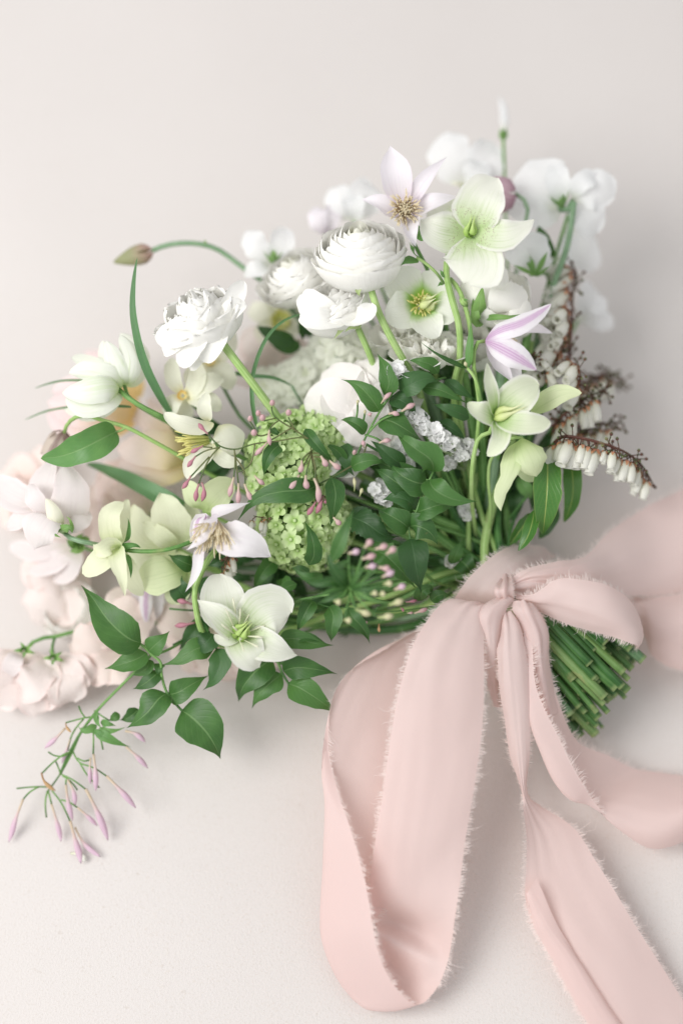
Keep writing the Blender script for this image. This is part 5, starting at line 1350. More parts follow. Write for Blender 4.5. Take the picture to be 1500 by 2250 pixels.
# ================================================================== jasmine vines
J = 'jasmine vines trailing over the bouquet'
t = thing('jasmine_vine', 'jasmine vine with large arrow shaped leaf and bud cluster trailing off the lower left', 'jasmine', Z(6, 690, 590, -8), J)
D = -8
for fl, w in (([612, 518, -6, 560, 500, 0, 470, 420, 0, 400, 320, -6, 362, 262, -14], 152), ([645, 555, -6, 670, 530, -1, 705, 500, 0, 740, 470, -4], 82),
              ([638, 562, -10, 590, 590, -6, 530, 610, -7, 452, 622, -12], 92), ([692, 640, -14, 660, 670, -9, 620, 700, -10, 576, 726, -14], 78),
              ([722, 738, -10, 690, 760, -5, 640, 820, -4, 562, 900, -12], 128), ([732, 742, -12, 780, 730, -6, 830, 700, -7, 900, 655, -12], 92),
              ([790, 812, -9, 830, 840, -4, 890, 900, -2, 930, 960, -4, 952, 1024, -10], 178), ([602, 806, -20, 575, 830, -18, 550, 845, -19, 520, 858, -22], 62),
              ([645, 590, -14, 640, 625, -10, 610, 645, -11, 565, 658, -14], 50), ([700, 610, -14, 690, 630, -10, 690, 650, -10, 700, 650, -12], 50),
              ([930, 540, -14, 850, 545, -6, 780, 590, -7, 696, 602, -12], 88), ([520, 828, -18, 500, 840, -16, 470, 855, -18], 40)):
    leaf_at(t, 6, fl, w, 'leaf', nu=11, nv=22)
st = tubes(6, [[590, 508, -8, 630, 540, -9, 660, 570, -10, 695, 600, -10, 702, 660, -11, 725, 735, -11, 760, 780, -10, 795, 818, -9],
               [660, 565, -12, 620, 610, -14, 520, 710, -18, 420, 815, -20, 350, 910, -22, 300, 1000, -24, 262, 1090, -26], [660, 570, -10, 700, 560, -14, 780, 520, -22, 880, 430, -32]], 13)
d8 = -26
st += tubes(8, [[680, 370, -22, 600, 570, -24, 500, 750, -26, 400, 890, -27], [770, 280, -22, 700, 290, -20, 610, 312, -20, 545, 330, -21], [705, 290, -20, 670, 240, -19, 650, 190, -19],
                [780, 230, -21, 850, 280, -19, 905, 312, -19], [770, 380, -21, 772, 480, -19, 770, 590, -19], [815, 420, -20, 835, 480, -19, 850, 550, -20], [600, 570, -24, 540, 585, -21, 460, 640, -21, 350, 745, -22],
                [605, 570, -24, 660, 660, -20, 770, 700, -19, 885, 775, -19], [660, 660, -20, 720, 760, -20, 820, 865, -22], [500, 750, -26, 480, 690, -24, 462, 650, -23], [505, 755, -26, 600, 800, -22, 710, 880, -21],
                [520, 770, -26, 590, 820, -23, 640, 885, -24], [400, 860, -27, 300, 858, -24, 140, 872, -25], [320, 860, -24, 250, 900, -23, 195, 960, -24], [395, 890, -27, 378, 960, -25, 385, 1110, -27],
                [400, 895, -27, 415, 950, -25, 428, 1005, -25], [430, 890, -26, 500, 980, -23, 578, 1140, -23], [505, 965, -23, 570, 985, -22, 640, 1030, -22], [545, 800, -24, 545, 840, -23],
                [590, 560, -24, 520, 605, -21, 450, 600, -21, 400, 570, -22], [640, 620, -21, 690, 645, -20, 745, 635, -20], [690, 300, -22, 600, 420, -24, 560, 560, -24]], 15)
add(t, 'stem', join(st), M['stem_mid'])
for fl, w, m in (([545, 330, -21, 550, 365, -19, 590, 410, -19], 26, 'bud_orange'), ([540, 375, -20, 460, 460, -19, 368, 542, -22], 44, 'bud_pale'), ([772, 590, -19, 788, 740, -16, 790, 892, -19], 50, 'bud_pale'),
                 ([880, 770, -19, 1000, 895, -17, 1122, 1034, -21], 54, 'bud_pale'), ([708, 876, -21, 800, 1060, -20, 895, 1305, -25], 62, 'bud_pale'), ([1040, 530, -20, 1130, 610, -19, 1220, 705, -23], 46, 'bud_pale'),
                 ([1035, 400, -19, 1115, 420, -18, 1198, 490, -20], 48, 'bud_pale'), ([195, 958, -24, 130, 1130, -23, 82, 1322, -27], 50, 'bud_pale'), ([426, 1000, -25, 470, 1150, -23, 512, 1316, -27], 46, 'bud_pale'),
                 ([580, 1140, -23, 620, 1290, -21, 682, 1502, -26], 58, 'bud_pale'), ([545, 840, -23, 562, 980, -22, 602, 1136, -25], 48, 'bud_pale'), ([560, 800, -22, 605, 890, -21, 622, 1016, -24], 42, 'bud_pale'),
                 ([640, 1028, -22, 720, 1100, -22, 806, 1180, -25], 40, 'bud_pale'), ([620, 1190, -24, 690, 1320, -24, 846, 1454, -30], 44, 'bud_pale'), ([345, 742, -22, 365, 810, -20, 460, 892, -23], 38, 'bud_orange'),
                 ([580, 465, -24, 548, 560, -23, 512, 666, -26], 30, 'bud_pale'), ([748, 620, -20, 742, 720, -19, 748, 836, -22], 40, 'bud_pale'), ([600, 1420, -28, 650, 1420, -26, 720, 1490, -30], 60, 'bell')):
    bud_at(t, 8, fl, w, m)
for fl, w in (([790, 250, -21, 810, 340, -17, 850, 380, -17], 46), ([780, 390, -20, 860, 440, -16, 960, 490, -17, 1082, 538, -22], 76), ([800, 350, -20, 740, 385, -17, 700, 400, -17, 642, 356, -19], 62), ([830, 330, -20, 900, 340, -16, 960, 360, -18], 60),
              ([820, 370, -20, 900, 400, -17, 1040, 385, -19], 46), ([760, 380, -20, 800, 410, -17, 1010, 470, -20], 40), ([800, 230, -20, 790, 290, -18, 810, 350, -18], 40)):
    leaf_at(t, 8, fl, w, 'leaf_lt', ruf=0.06)
to_bundle(t, [Z(6, 880, 430, -32), V(620, 1330, -44), V(800, 1352, -46)], 3.2, M['stem_mid'])

t = thing('jasmine_vine', 'jasmine leaflets spread under and right of the lower hellebore, edges crisp', 'jasmine', Z(6, 1200, 590, -12), J)
for fl, w in (([1212, 505, -14, 1280, 500, -8, 1360, 520, -8, 1448, 540, -14], 84), ([1228, 640, -14, 1290, 625, -8, 1380, 635, -8, 1463, 652, -14], 88), ([1250, 695, -13, 1300, 715, -7, 1380, 765, -7, 1466, 822, -14], 122),
              ([1222, 655, -14, 1175, 690, -9, 1125, 740, -9, 1096, 804, -15], 98), ([1180, 590, -16, 1120, 630, -9, 1060, 700, -9, 1038, 778, -16], 122), ([1200, 560, -18, 1240, 590, -14, 1280, 570, -15], 60)):
    leaf_at(t, 6, fl, w, 'leaf', nu=11, nv=22)
add(t, 'stem', join(tubes(6, [[1170, 540, -20, 1200, 590, -15, 1222, 645, -14, 1256, 702, -13], [1222, 650, -14, 1180, 660, -14]], 12)), M['stem_mid'])
to_bundle(t, [Z(6, 1170, 540, -20), V(700, 1380, -40), V(860, 1360, -48)], 3, M['stem_mid'])

t = thing('jasmine_vine', 'dark oval leaves and dark pink buds behind the lower hellebore', 'jasmine', Z(6, 900, 470, -16), J)
for fl, w, m in (([938, 545, -8, 955, 600, -3, 930, 670, -3, 885, 728, -10], 100, 'leaf_dk'), ([925, 480, -10, 900, 510, -6, 880, 530, -6, 845, 548, -10], 95, 'leaf_dk'), ([905, 420, -26, 850, 460, -20, 800, 520, -22, 770, 552, -26], 80, 'leaf_dk'),
                 ([840, 185, -20, 800, 170, -14, 770, 155, -14, 730, 132, -18], 72, 'leaf'), ([815, 330, -22, 780, 290, -18, 770, 250, -18, 800, 195, -22], 92, 'leaf_dk'), ([960, 130, -20, 950, 160, -16, 900, 190, -18], 60, 'leaf_dk'),
                 ([900, 230, -28, 880, 300, -24, 860, 340, -26], 70, 'leaf_dk'), ([1205, 150, -26, 1150, 200, -20, 1120, 250, -20, 1098, 305, -24], 80, 'leaf'), ([1220, 240, -26, 1230, 280, -20, 1215, 310, -22], 55, 'leaf'),
                 ([1270, 330, -22, 1230, 320, -16, 1200, 335, -16, 1180, 350, -18], 60, 'leaf')):
    leaf_at(t, 6, fl, w, m, nu=11, nv=20)
for fl in ([1168, 325, -14, 1195, 310, -12, 1226, 286, -14], [845, 430, -16, 810, 438, -14, 758, 445, -18], [872, 492, -14, 840, 505, -10, 800, 542, -12], [832, 350, -18, 800, 340, -16, 768, 334, -18], [1050, 585, -14, 1046, 610, -12, 1044, 640, -14], [975, 610, -16, 975, 635, -15, 974, 655, -16]):
    bud_at(t, 6, fl, 26, 'bud_dk')
add(t, 'stem', join(tubes(6, [[940, 545, -10, 925, 510, -12, 900, 460, -20, 880, 400, -28], [845, 430, -16, 900, 420, -24], [735, 370, -22, 790, 375, -22, 850, 378, -26], [872, 492, -14, 910, 470, -18], [750, 528, -20, 800, 500, -22, 870, 450, -26], [815, 330, -22, 840, 260, -24, 840, 185, -20], [840, 350, -20, 880, 400, -28]], 10)), M['stem_dk'])
to_bundle(t, [Z(6, 880, 400, -28), V(640, 1330, -44)], 3, M['stem_dk'])

t = thing('jasmine_vine', 'jasmine sprig with rosy buds dangling over the snowball heads and one broad leaf', 'jasmine', Z(4, 850, 420, 0), J)
for fl, w in (([900, 640, -2, 820, 680, 6, 660, 690, 9, 500, 735, 6, 360, 890, -2], 158), ([985, 600, 0, 1010, 700, 6, 1000, 800, 5, 968, 925, -2], 124), ([835, 1175, -4, 870, 1100, 3, 855, 990, 4, 802, 878, -3], 100),
              ([660, 372, -4, 590, 430, 2, 555, 500, 1, 532, 592, -6], 86), ([812, 278, -4, 860, 350, 4, 930, 430, 4, 1018, 515, -4], 80), ([1070, 500, -10, 1040, 440, -8, 990, 400, -8, 940, 376, -12], 70),
              ([590, 275, -8, 620, 300, -4, 670, 320, -6], 40), ([1085, 490, -14, 1060, 560, -12, 960, 600, -14], 60), ([340, 780, -20, 290, 770, -16, 250, 810, -18], 50), ([620, 400, -18, 690, 440, -14, 760, 500, -18], 60)):
    leaf_at(t, 4, fl, w, 'leaf', nu=11, nv=22)
stems = [[1215, 380, -4, 1180, 470, -4, 1060, 555, -4, 980, 600, -3, 900, 640, -3], [900, 640, -3, 860, 500, 0, 850, 420, 3, 835, 350, 3, 600, 362, 4, 480, 375, 5, 345, 412, 6, 250, 390, 7, 170, 310, 7, 130, 270, 7],
         [835, 345, 3, 720, 270, 5, 640, 220, 6, 600, 180, 6, 590, 130, 6], [740, 280, 5, 700, 200, 6], [640, 220, 6, 590, 260, 6, 575, 290, 6], [620, 205, 6, 540, 225, 6], [720, 270, 5, 640, 320, 5, 560, 365, 5], [590, 300, 4, 500, 320, 4, 470, 260, 5, 445, 225, 5],
         [345, 412, 6, 350, 500, 5, 340, 600, 5], [350, 440, 5, 372, 640, 4], [355, 470, 5, 410, 560, 5, 415, 650, 4], [480, 375, 5, 440, 520, 5, 370, 560, 5], [250, 395, 7, 190, 460, 6, 110, 640, 4], [250, 400, 7, 160, 420, 6, 90, 460, 5], [180, 460, 6, 60, 590, 4], [200, 400, 6, 140, 395, 6],
         [850, 425, 3, 800, 470, 6, 785, 500, 6], [850, 430, 3, 790, 540, 6, 765, 590, 6], [855, 440, 3, 830, 520, 6, 815, 590, 6], [858, 450, 3, 880, 560, 6, 872, 610, 6], [860, 440, 3, 900, 440, 6, 920, 465, 6], [870, 460, 3, 930, 470, 6, 975, 492, 6], [880, 620, 4, 900, 700, 4, 935, 720, 3], [885, 640, 3, 880, 760, 4], [940, 720, 3, 985, 830, 3, 1000, 865, 3]]
add(t, 'stem', join(tubes(4, stems, 11)), M['stem_olive'])
for fl, w, m in (([575, 285, 6, 572, 330, 7, 582, 386, 5], 34, 'bud'), ([562, 366, 5, 520, 410, 5, 476, 455, 3], 34, 'bud'), ([170, 310, 7, 140, 280, 8, 108, 240, 6], 32, 'bud_dk'), ([140, 388, 6, 100, 410, 7, 56, 434, 5], 32, 'bud_dk'), ([90, 458, 5, 65, 490, 6, 36, 530, 4], 32, 'bud_dk'),
                 ([60, 588, 4, 30, 635, 5, 2, 672, 3], 34, 'bud_dk'), ([112, 640, 4, 96, 690, 5, 90, 756, 2], 36, 'bud_dk'), ([130, 630, 3, 146, 690, 4, 130, 756, 2], 36, 'bud_dk'), ([342, 596, 5, 325, 660, 6, 312, 726, 3], 38, 'bud'), ([372, 636, 4, 372, 700, 5, 370, 776, 2], 38, 'bud'),
                 ([412, 640, 4, 435, 700, 5, 470, 762, 2], 40, 'bud'), ([478, 586, 4, 505, 615, 5, 545, 645, 3], 34, 'bud'), ([788, 488, 6, 788, 520, 8, 774, 566, 5], 40, 'bud'), ([772, 582, 6, 735, 640, 8, 686, 684, 5], 48, 'bud'), ([815, 585, 6, 815, 630, 8, 828, 674, 5], 46, 'bud'),
                 ([870, 605, 6, 895, 670, 8, 898, 768, 4], 46, 'bud'), ([916, 458, 6, 935, 490, 8, 955, 524, 5], 44, 'bud'), ([972, 488, 6, 1005, 515, 8, 1044, 542, 5], 42, 'bud'), ([882, 756, 4, 855, 800, 5, 826, 846, 2], 38, 'bud_dk'), ([932, 718, 3, 910, 780, 5, 884, 836, 2], 38, 'bud_dk'), ([940, 738, 3, 948, 770, 4], 30, 'bud_dk'), ([998, 862, 3, 1020, 885, 4, 1046, 908, 2], 40, 'bud')):
    bud_at(t, 4, fl, w, m)
for x, y, r in ((590, 118, 19), (698, 182, 21), (445, 222, 18), (526, 216, 22), (498, 186, 18), (470, 315, 22), (1130, 445, 14)):
    c = Z(4, x, y, 7)
    add(t, 'bud', lathe(c - VD(0, 0, 1) * 0.004, VD(0.1, 0.3, 1), [(0.0003, 0), (r / 3 * S * .6, .001), (r / 3 * S, .0035), (r / 3 * S * .85, .0055), (r / 3 * S * .4, .0072), (0.00005, .0078)], ns=9), M['bud'])
to_bundle(t, [Z(4, 1215, 380, -4), Z(4, 1500, 560, -22)], 3, M['stem_dk'])

t = thing('jasmine_vine', 'jasmine vine with glossy paired leaves in the centre right, above the bound stems', 'jasmine', Z(5, 405, 640, 0), J)
for fl, w, m in (([200, 252, -2, 222, 200, 3, 205, 130, 3, 178, 50, -3], 78, 'leaf'), ([178, 330, -2, 140, 270, 4, 80, 210, 4, -4, 186, -4], 90, 'leaf'), ([275, 235, -4, 330, 200, 2, 400, 175, 2, 465, 190, -4], 112, 'leaf_dk'),
                 ([455, 150, -8, 420, 110, -3, 370, 95, -2, 308, 78, -6], 62, 'leaf'), ([232, 262, -6, 280, 280, -1, 330, 310, -2, 345, 350, -6], 90, 'leaf_dk'), ([112, 432, -2, 80, 395, 3, 40, 375, 2, -4, 368, -4], 56, 'leaf'),
                 ([180, 365, -4, 240, 380, 3, 310, 420, 3, 372, 478, -4], 118, 'leaf'), ([432, 612, 0, 420, 560, 8, 340, 500, 10, 250, 428, 2], 112, 'leaf'), ([48, 592, -2, 90, 570, 4, 150, 560, 4, 204, 572, -2], 74, 'leaf'),
                 ([300, 592, -8, 240, 550, -2, 180, 500, -2, 140, 462, -8], 84, 'leaf_dk'), ([335, 712, -6, 280, 680, 0, 210, 630, 0, 155, 590, -6], 100, 'leaf'), ([405, 668, -3, 350, 665, 4, 280, 630, 4, 225, 570, -4], 108, 'leaf'),
                 ([412, 652, 1, 440, 700, 9, 530, 745, 10, 640, 768, 4], 104, 'leaf'), ([355, 805, -2, 400, 790, 6, 460, 770, 6, 548, 782, -2], 96, 'leaf'), ([350, 800, -6, 310, 750, 0, 250, 735, 0, 188, 745, -6], 88, 'leaf_dk'),
                 ([315, 880, -3, 280, 850, 3, 220, 815, 3, 170, 790, -5], 104, 'leaf'), ([322, 872, -4, 360, 870, 3, 410, 895, 3, 448, 965, -4], 112, 'leaf'), ([325, 930, -1, 340, 1000, 6, 350, 1070, 6, 362, 1190, -3], 124, 'leaf_dk'),
                 ([375, 215, -10, 450, 225, -4, 530, 260, -5, 592, 302, -10], 72, 'leaf'), ([600, 362, -12, 540, 330, -6, 480, 310, -6, 425, 285, -12], 66, 'leaf_dk'), ([490, 180, -12, 540, 220, -7, 590, 250, -8, 635, 285, -12], 52, 'leaf_dk'),
                 ([455, 380, -16, 520, 410, -10, 560, 440, -12, 590, 470, -16], 70, 'leaf_dk'), ([240, 270, -12, 300, 330, -8, 360, 330, -8, 420, 360, -12], 60, 'leaf'), ([520, 1050, -24, 540, 1000, -18, 560, 960, -20, 575, 930, -24], 62, 'leaf'), ([560, 1030, -24, 590, 1060, -20, 610, 1090, -24], 90, 'leaf'),
                 ([170, 560, -10, 230, 590, -6, 330, 600, -6, 400, 630, -8], 60, 'leaf'), ([30, 480, -12, 20, 560, -8, 60, 640, -10], 70, 'leaf_dk')):
    leaf_at(t, 5, fl, w, m, nu=11, nv=20)
add(t, 'stem', join(tubes(5, [[255, 225, -4, 180, 330, -2, 120, 440, -1, 80, 520, -2, 60, 600, -3], [432, 612, 0, 412, 655, 0, 380, 720, -1, 352, 800, -2, 318, 870, -3, 322, 930, -2, 330, 1000, -3], [412, 655, 0, 370, 640, -4, 250, 540, -8], [352, 800, -2, 300, 790, -6], [255, 225, -4, 370, 200, -6, 490, 170, -10],
                                [120, 440, -1, 190, 370, 0, 250, 345, 2, 300, 330, 2], [195, 300, 0, 220, 270, 1], [65, 380, -3, 75, 330, -1, 75, 290, 0], [100, 390, -3, 110, 340, -1], [110, 440, -1, 170, 460, 1, 190, 475, 1]], 10)), M['stem_mid'])
for fl, w, m in (([186, 292, 1, 210, 262, 3, 236, 240, 2], 22, 'bud'), ([222, 342, 2, 245, 338, 4, 272, 346, 3], 26, 'bud'), ([282, 330, 2, 310, 312, 4, 346, 293, 3], 28, 'bud'), ([178, 478, 1, 205, 468, 3, 234, 464, 2], 26, 'bud'), ([105, 500, 0, 103, 485, 2, 102, 465, 2], 22, 'bud'), ([75, 300, 0, 76, 285, 1, 82, 275, 1], 16, 'bud_green'),
                 ([136, 352, 2, 134, 346, 3, 130, 336, 3], 24, 'bud'), ([112, 345, -1, 110, 335, 0, 112, 322, 0], 14, 'bud_green'), ([60, 705, -4, 62, 670, -2, 58, 640, -4], 18, 'bud_green'), ([85, 730, -4, 92, 710, -2, 98, 690, -4], 18, 'bud_green')):
    bud_at(t, 5, fl, w, m)
to_bundle(t, [Z(5, 330, 1000, -4), Z(5, 420, 1120, -20)], 3.4, M['stem_mid'])

t = thing('jasmine_vine', 'blurred feathery jasmine tip with pale pink buds, nearest the viewer', 'jasmine', Z(13, 420, 780, 34), J)
q = random.Random(77)
for fl, w in (([420, 780, 34, 300, 800, 40, 180, 850, 42, 20, 860, 40], 30), ([400, 770, 36, 350, 720, 42, 290, 640, 44, 240, 500, 40], 90), ([290, 600, 30, 350, 460, 36, 400, 330, 36, 450, 210, 30], 90), ([390, 770, 34, 300, 740, 40, 180, 760, 40, 90, 740, 36], 76),
              ([420, 800, 34, 330, 830, 38, 260, 870, 38, 180, 890, 34], 74), ([420, 790, 36, 470, 700, 44, 520, 640, 44, 560, 600, 42], 34), ([420, 790, 36, 520, 760, 44, 620, 710, 44, 720, 660, 42], 30), ([420, 800, 36, 540, 800, 44, 660, 790, 44, 790, 770, 42], 32),
              ([430, 810, 34, 520, 850, 40, 620, 890, 40, 720, 900, 38], 36), ([420, 800, 34, 440, 880, 40, 480, 950, 40, 540, 980, 38], 34), ([420, 780, 34, 440, 700, 40, 440, 650, 40, 430, 600, 38], 40), ([420, 780, 32, 380, 690, 36, 330, 650, 36, 260, 690, 34], 60),
              ([320, 700, 30, 330, 640, 36, 390, 600, 36, 420, 570, 32], 60), ([220, 690, 26, 150, 720, 32, 80, 700, 32, 0, 640, 28], 70)):
    leaf_at(t, 13, fl, w, 'leaf', nu=7, nv=12)
sts = []
bds = [(410, 540, 490, 520, 'bud_pale'), (525, 500, 575, 440, 'bud'), (600, 510, 690, 480, 'bud'), (680, 545, 745, 495, 'bud'), (505, 580, 605, 550, 'bud'), (525, 640, 610, 625, 'bud_pale'), (625, 640, 710, 650, 'bud'), (650, 710, 735, 665, 'bud_pale'), (740, 800, 815, 765, 'bud_pale'), (700, 910, 800, 875, 'bud_green'), (460, 940, 570, 980, 'bud_green'), (620, 1000, 730, 985, 'bud_green'), (310, 880, 350, 890, 'bud_green'), (570, 830, 610, 820, 'bud_green'), (630, 835, 665, 825, 'bud_green'), (380, 1015, 425, 1020, 'bud_green'), (660, 760, 720, 750, 'bud_green')]
for x0, y0, x1, y1, m in bds:
    bud_at(t, 13, [x0, y0, 43, x0 * .5 + x1 * .5, y0 * .5 + y1 * .5 + 3, 44, x1, y1, 43], 48, m)
    sts.append([420 + q.uniform(-20, 20), 790, 35, (420 + x0) / 2, (790 + y0) / 2 + 15, 41, x0, y0, 43])
add(t, 'stem', join(tubes(13, sts + [[430, 790, 34, 300, 830, 26, 120, 860, 10, 20, 880, -6]], 13)), M['stem_mid'])
to_bundle(t, [Z(13, 430, 795, 34), Z(13, 560, 860, 16), Z(13, 800, 900, -12)], 3, M['stem_mid'], mid=None)

t = thing('jasmine_vine', 'small leaved jasmine below the feathery tip, hanging over the bare canvas', 'jasmine', Z(13, 200, 930, -8), J)
for fl, w in (([155, 880, -10, 120, 930, -4, 80, 1010, -4, 48, 1108, -12], 110), ([270, 925, -10, 300, 990, -4, 290, 1080, -4, 275, 1180, -12], 112), ([410, 930, -8, 440, 1000, -4, 500, 1060, -4, 540, 1195, -14], 90), ([0, 1170, -12, 80, 1140, -8, 160, 1150, -8, 260, 1200, -12], 70),
              ([200, 900, -14, 180, 950, -10, 150, 980, -12], 60), ([1000, 880, -16, 1060, 840, -10, 1150, 850, -16], 80), ([930, 880, -16, 940, 810, -10, 990, 790, -10, 1000, 830, -16], 100), ([40, 760, -14, -60, 800, -10, -120, 900, -12], 70), ([-40, 700, -18, -30, 780, -14, -60, 860, -18], 60), ([120, 700, -18, 60, 650, -14, 0, 640, -18], 70)):
    leaf_at(t, 13, fl, w, 'leaf', nu=11, nv=18)
add(t, 'stem', join(tubes(13, [[20, 880, -12, 120, 880, -11, 270, 925, -11, 410, 930, -10, 600, 960, -12, 800, 950, -16, 1030, 915, -20], [820, 960, -15, 640, 1010, -12, 530, 1030, -12], [630, 1010, -12, 628, 1060, -13], [620, 920, -12, 600, 960, -12]], 9)), M['stem_dk'])
for fl, w, m in (([820, 890, -12, 860, 885, -10, 900, 875, -12], 24, 'bud_dk'), ([880, 970, -12, 925, 955, -10, 975, 935, -12], 34, 'bud'), ([830, 970, -12, 850, 968, -11, 870, 965, -12], 20, 'bud'), ([628, 1040, -13, 626, 1070, -12, 630, 1105, -14], 24, 'bud_orange'), ([780, 930, -12, 795, 940, -12, 800, 960, -12], 20, 'bud_dk'), ([515, 1045, -12, 530, 1038, -11, 545, 1030, -12], 20, 'bud')):
    bud_at(t, 13, fl, w, m)
to_bundle(t, [Z(13, 1030, 915, -20)], 3, M['stem_dk'])

# serrated hellebore leaves in the centre
t = thing('hellebore_leaf', 'large toothed dark leaf with sunken veins left of the jasmine leaf pairs', 'leaf', Z(13, 600, 400, -10))
leaf_at(t, 13, [430, 280, -12, 540, 330, -5, 660, 410, -5, 770, 420, -12], 190, 'leaf_dk', serr=0.08, nu=15, nv=40, ruf=0.05)
leaf_at(t, 13, [430, 280, -16, 500, 250, -12, 580, 270, -12, 650, 340, -14], 90, 'leaf_dk', serr=0.08, nu=13, nv=30)
to_bundle(t, [Z(13, 430, 280, -14), Z(13, 700, 560, -40)], 3.2, M['stem_dk'])
t = thing('hellebore_leaf', 'toothed mid green leaf with pale branching veins above the feathery jasmine tip', 'leaf', Z(13, 720, 600, -8))
leaf_at(t, 13, [600, 520, -12, 680, 560, -4, 780, 660, -4, 885, 800, -10], 180, 'leaf_lt' if False else 'leaf', serr=0.1, nu=15, nv=40, ruf=0.05)
leaf_at(t, 13, [590, 480, -16, 680, 470, -10, 760, 470, -10, 800, 500, -14], 90, 'leaf', serr=0.1, nu=13, nv=30)
to_bundle(t, [Z(13, 600, 500, -14), Z(13, 850, 700, -40)], 3.2, M['stem_dk'])

# ================================================================== greens filling the depth of the bouquet
q = random.Random(19)
FG = [('dark leafy filler sprig between the snowball heads and the green eyed hellebore', 830, 860, 3), ('dark leafy filler sprig behind the lower snowball head', 600, 1220, 3), ('dark leafy filler sprig in the shade above the bound stems', 930, 1080, 4),
      ('dark leafy filler sprig under the striped clematis', 1030, 830, 3), ('dark leafy filler sprig between the columbine and the upper snowball head', 500, 960, 2), ('dark leafy filler sprig low in the middle, under the feathery jasmine tip', 780, 1290, 3), ('dark leafy filler sprig behind the lilac clematis', 480, 1260, 2),
      ('dark leafy filler sprig in the gap under the loose ranunculus', 690, 770, 2), ('dark leafy filler sprig behind the pale green hellebores', 1130, 1010, 3)]
for lab, x, y, n_ in FG:
    t = thing('foliage_sprig', lab, 'foliage', V(x, y, -50), 'dark filler greens')
    for i in range(n_ * 6):
        an = q.uniform(0, 6.28)
        rr = q.uniform(10, 62)
        a = (x + rr * math.cos(an), y + rr * math.sin(an))
        d = q.uniform(-64, -44)
        an2 = an + q.uniform(-0.7, 0.7)
        L = q.uniform(55, 95)
        P = [V(a[0], a[1], d - 4), V(a[0] + L * .4 * math.cos(an2), a[1] + L * .4 * math.sin(an2), d + 4), V(a[0] + L * math.cos(an2 + .2), a[1] + L * math.sin(an2 + .2), d - 4)]
        add(t, 'leaf', strip(P, q.uniform(24, 40) * S, 'leaf', n=VD(q.uniform(-.5, .5), q.uniform(-.4, .4), 1), fold=.2, ruf=.02), M['leaf_dk'])
    to_bundle(t, [V(x, y, -52), V(x * .5 + 540, y * .5 + 640, -56)], 4, M['stem_dk'])
# bare stems of blooms whose heads sit too deep to be seen
for i in range(26):
    m = ['stem', 'stem_mid', 'stem_dk', 'stem_blue', 'stem_mid', 'stem_wht' if i % 4 == 0 else 'stem_dk'][i % 6]
    t = thing('cut_flower', {'stem': 'light green', 'stem_mid': 'mid green', 'stem_dk': 'dark green', 'stem_blue': 'grey green', 'stem_wht': 'whitish'}[m] + ' bare stem bound into the bundle, cut off below the ribbon', 'cut flower', V(1000, 1000, -50), 'bound green stems')
    m = M[m]
    f = i / 25
    x0, y0 = 760 + 440 * f + q.uniform(-30, 30), 1090 - 330 * math.sin(f * 1.9) + q.uniform(-50, 50)
    to_bundle(t, [V(x0, y0, q.uniform(-58, -36)), V(x0 * .6 + 1075 * .4, y0 * .6 + 1250 * .4, q.uniform(-54, -30))], q.uniform(8, 12.5), m)

# ================================================================== the silk ribbon
def loft(sections, k, per=7, nu=15, gather=0.0, gk=22.0, glen=0.22, seed=0.0, wr=0.0012, bulge=0.0, end=False):
    """cloth through cross-sections (A, M, B), each (x, y, d): one long edge, the middle, the other edge"""
    A = np.array([Z(k, *s[0]) for s in sections])
    Mm = np.array([Z(k, *s[1]) for s in sections])
    B = np.array([Z(k, *s[2]) for s in sections])
    nv = per * (len(sections) - 1) + 1
    key = np.linspace(0, 1, len(sections))
    tt = np.linspace(0, 1, nv)

    def through(P):
        Q = np.vstack([2 * P[0] - P[1], P, 2 * P[-1] - P[-2]])
        out = []
        for t in tt:
            i = min(int(t * (len(P) - 1)), len(P) - 2)
            s = t * (len(P) - 1) - i
            a, b, c, d = Q[i:i + 4]
            out.append(0.5 * (2 * b + (c - a) * s + (2 * a - 5 * b + 4 * c - d) * s * s + (3 * b - a - 3 * c + d) * s ** 3))
        return np.array(out)
    a, m, b = through(A), through(Mm), through(B)
    u = np.linspace(0, 1, nu)
    cc = 2 * m - 0.5 * (a + b)
    X = a[:, None] * ((1 - u) ** 2)[None, :, None] + cc[:, None] * (2 * u * (1 - u))[None, :, None] + b[:, None] * (u ** 2)[None, :, None]
    Tv = np.gradient(X, axis=0)
    Tu = np.gradient(X, axis=1)
    N = nz(np.cross(Tu, Tv))
    arc = np.r_[0, np.cumsum(np.linalg.norm(np.diff(m, axis=0), axis=1))]
    for i in range(nv):
        g = gather * (math.exp(-tt[i] / glen) + (math.exp(-(1 - tt[i]) / glen) if end else 0))
        for j in range(nu):
            p = X[i, j]
            w = wr * (mnoise.noise(Vector((p * 16).tolist()) + Vector((seed, 0, 0))) + 0.5 * mnoise.noise(Vector((p * 42).tolist()) + Vector((0, seed, 0))))
            w += 0.0016 * math.exp(-arc[i] / 0.035) * mnoise.noise(Vector((p * 95).tolist()) + Vector((seed, 1, 0)))
            w += 0.0006 * (0.5 - abs(mnoise.noise(Vector((arc[i] * 11 + seed, u[j] * 2.6 + arc[i] * 6, seed + 3.0))))) ** 2 * 4 + 0.00045 * mnoise.noise(Vector((arc[i] * 14 + seed, u[j] * 9, seed)))
            w += g * math.sin(u[j] * gk + seed + 1.5 * mnoise.noise(Vector((arc[i] * 30, seed, u[j] * 2))))
            X[i, j] = p + N[i, j] * w
    uv = np.stack(np.meshgrid(u, arc * 8, indexing='xy'), -1).reshape(-1, 2)
    return (X.reshape(-1, 3), grid_faces(nv, nu), uv), X, N


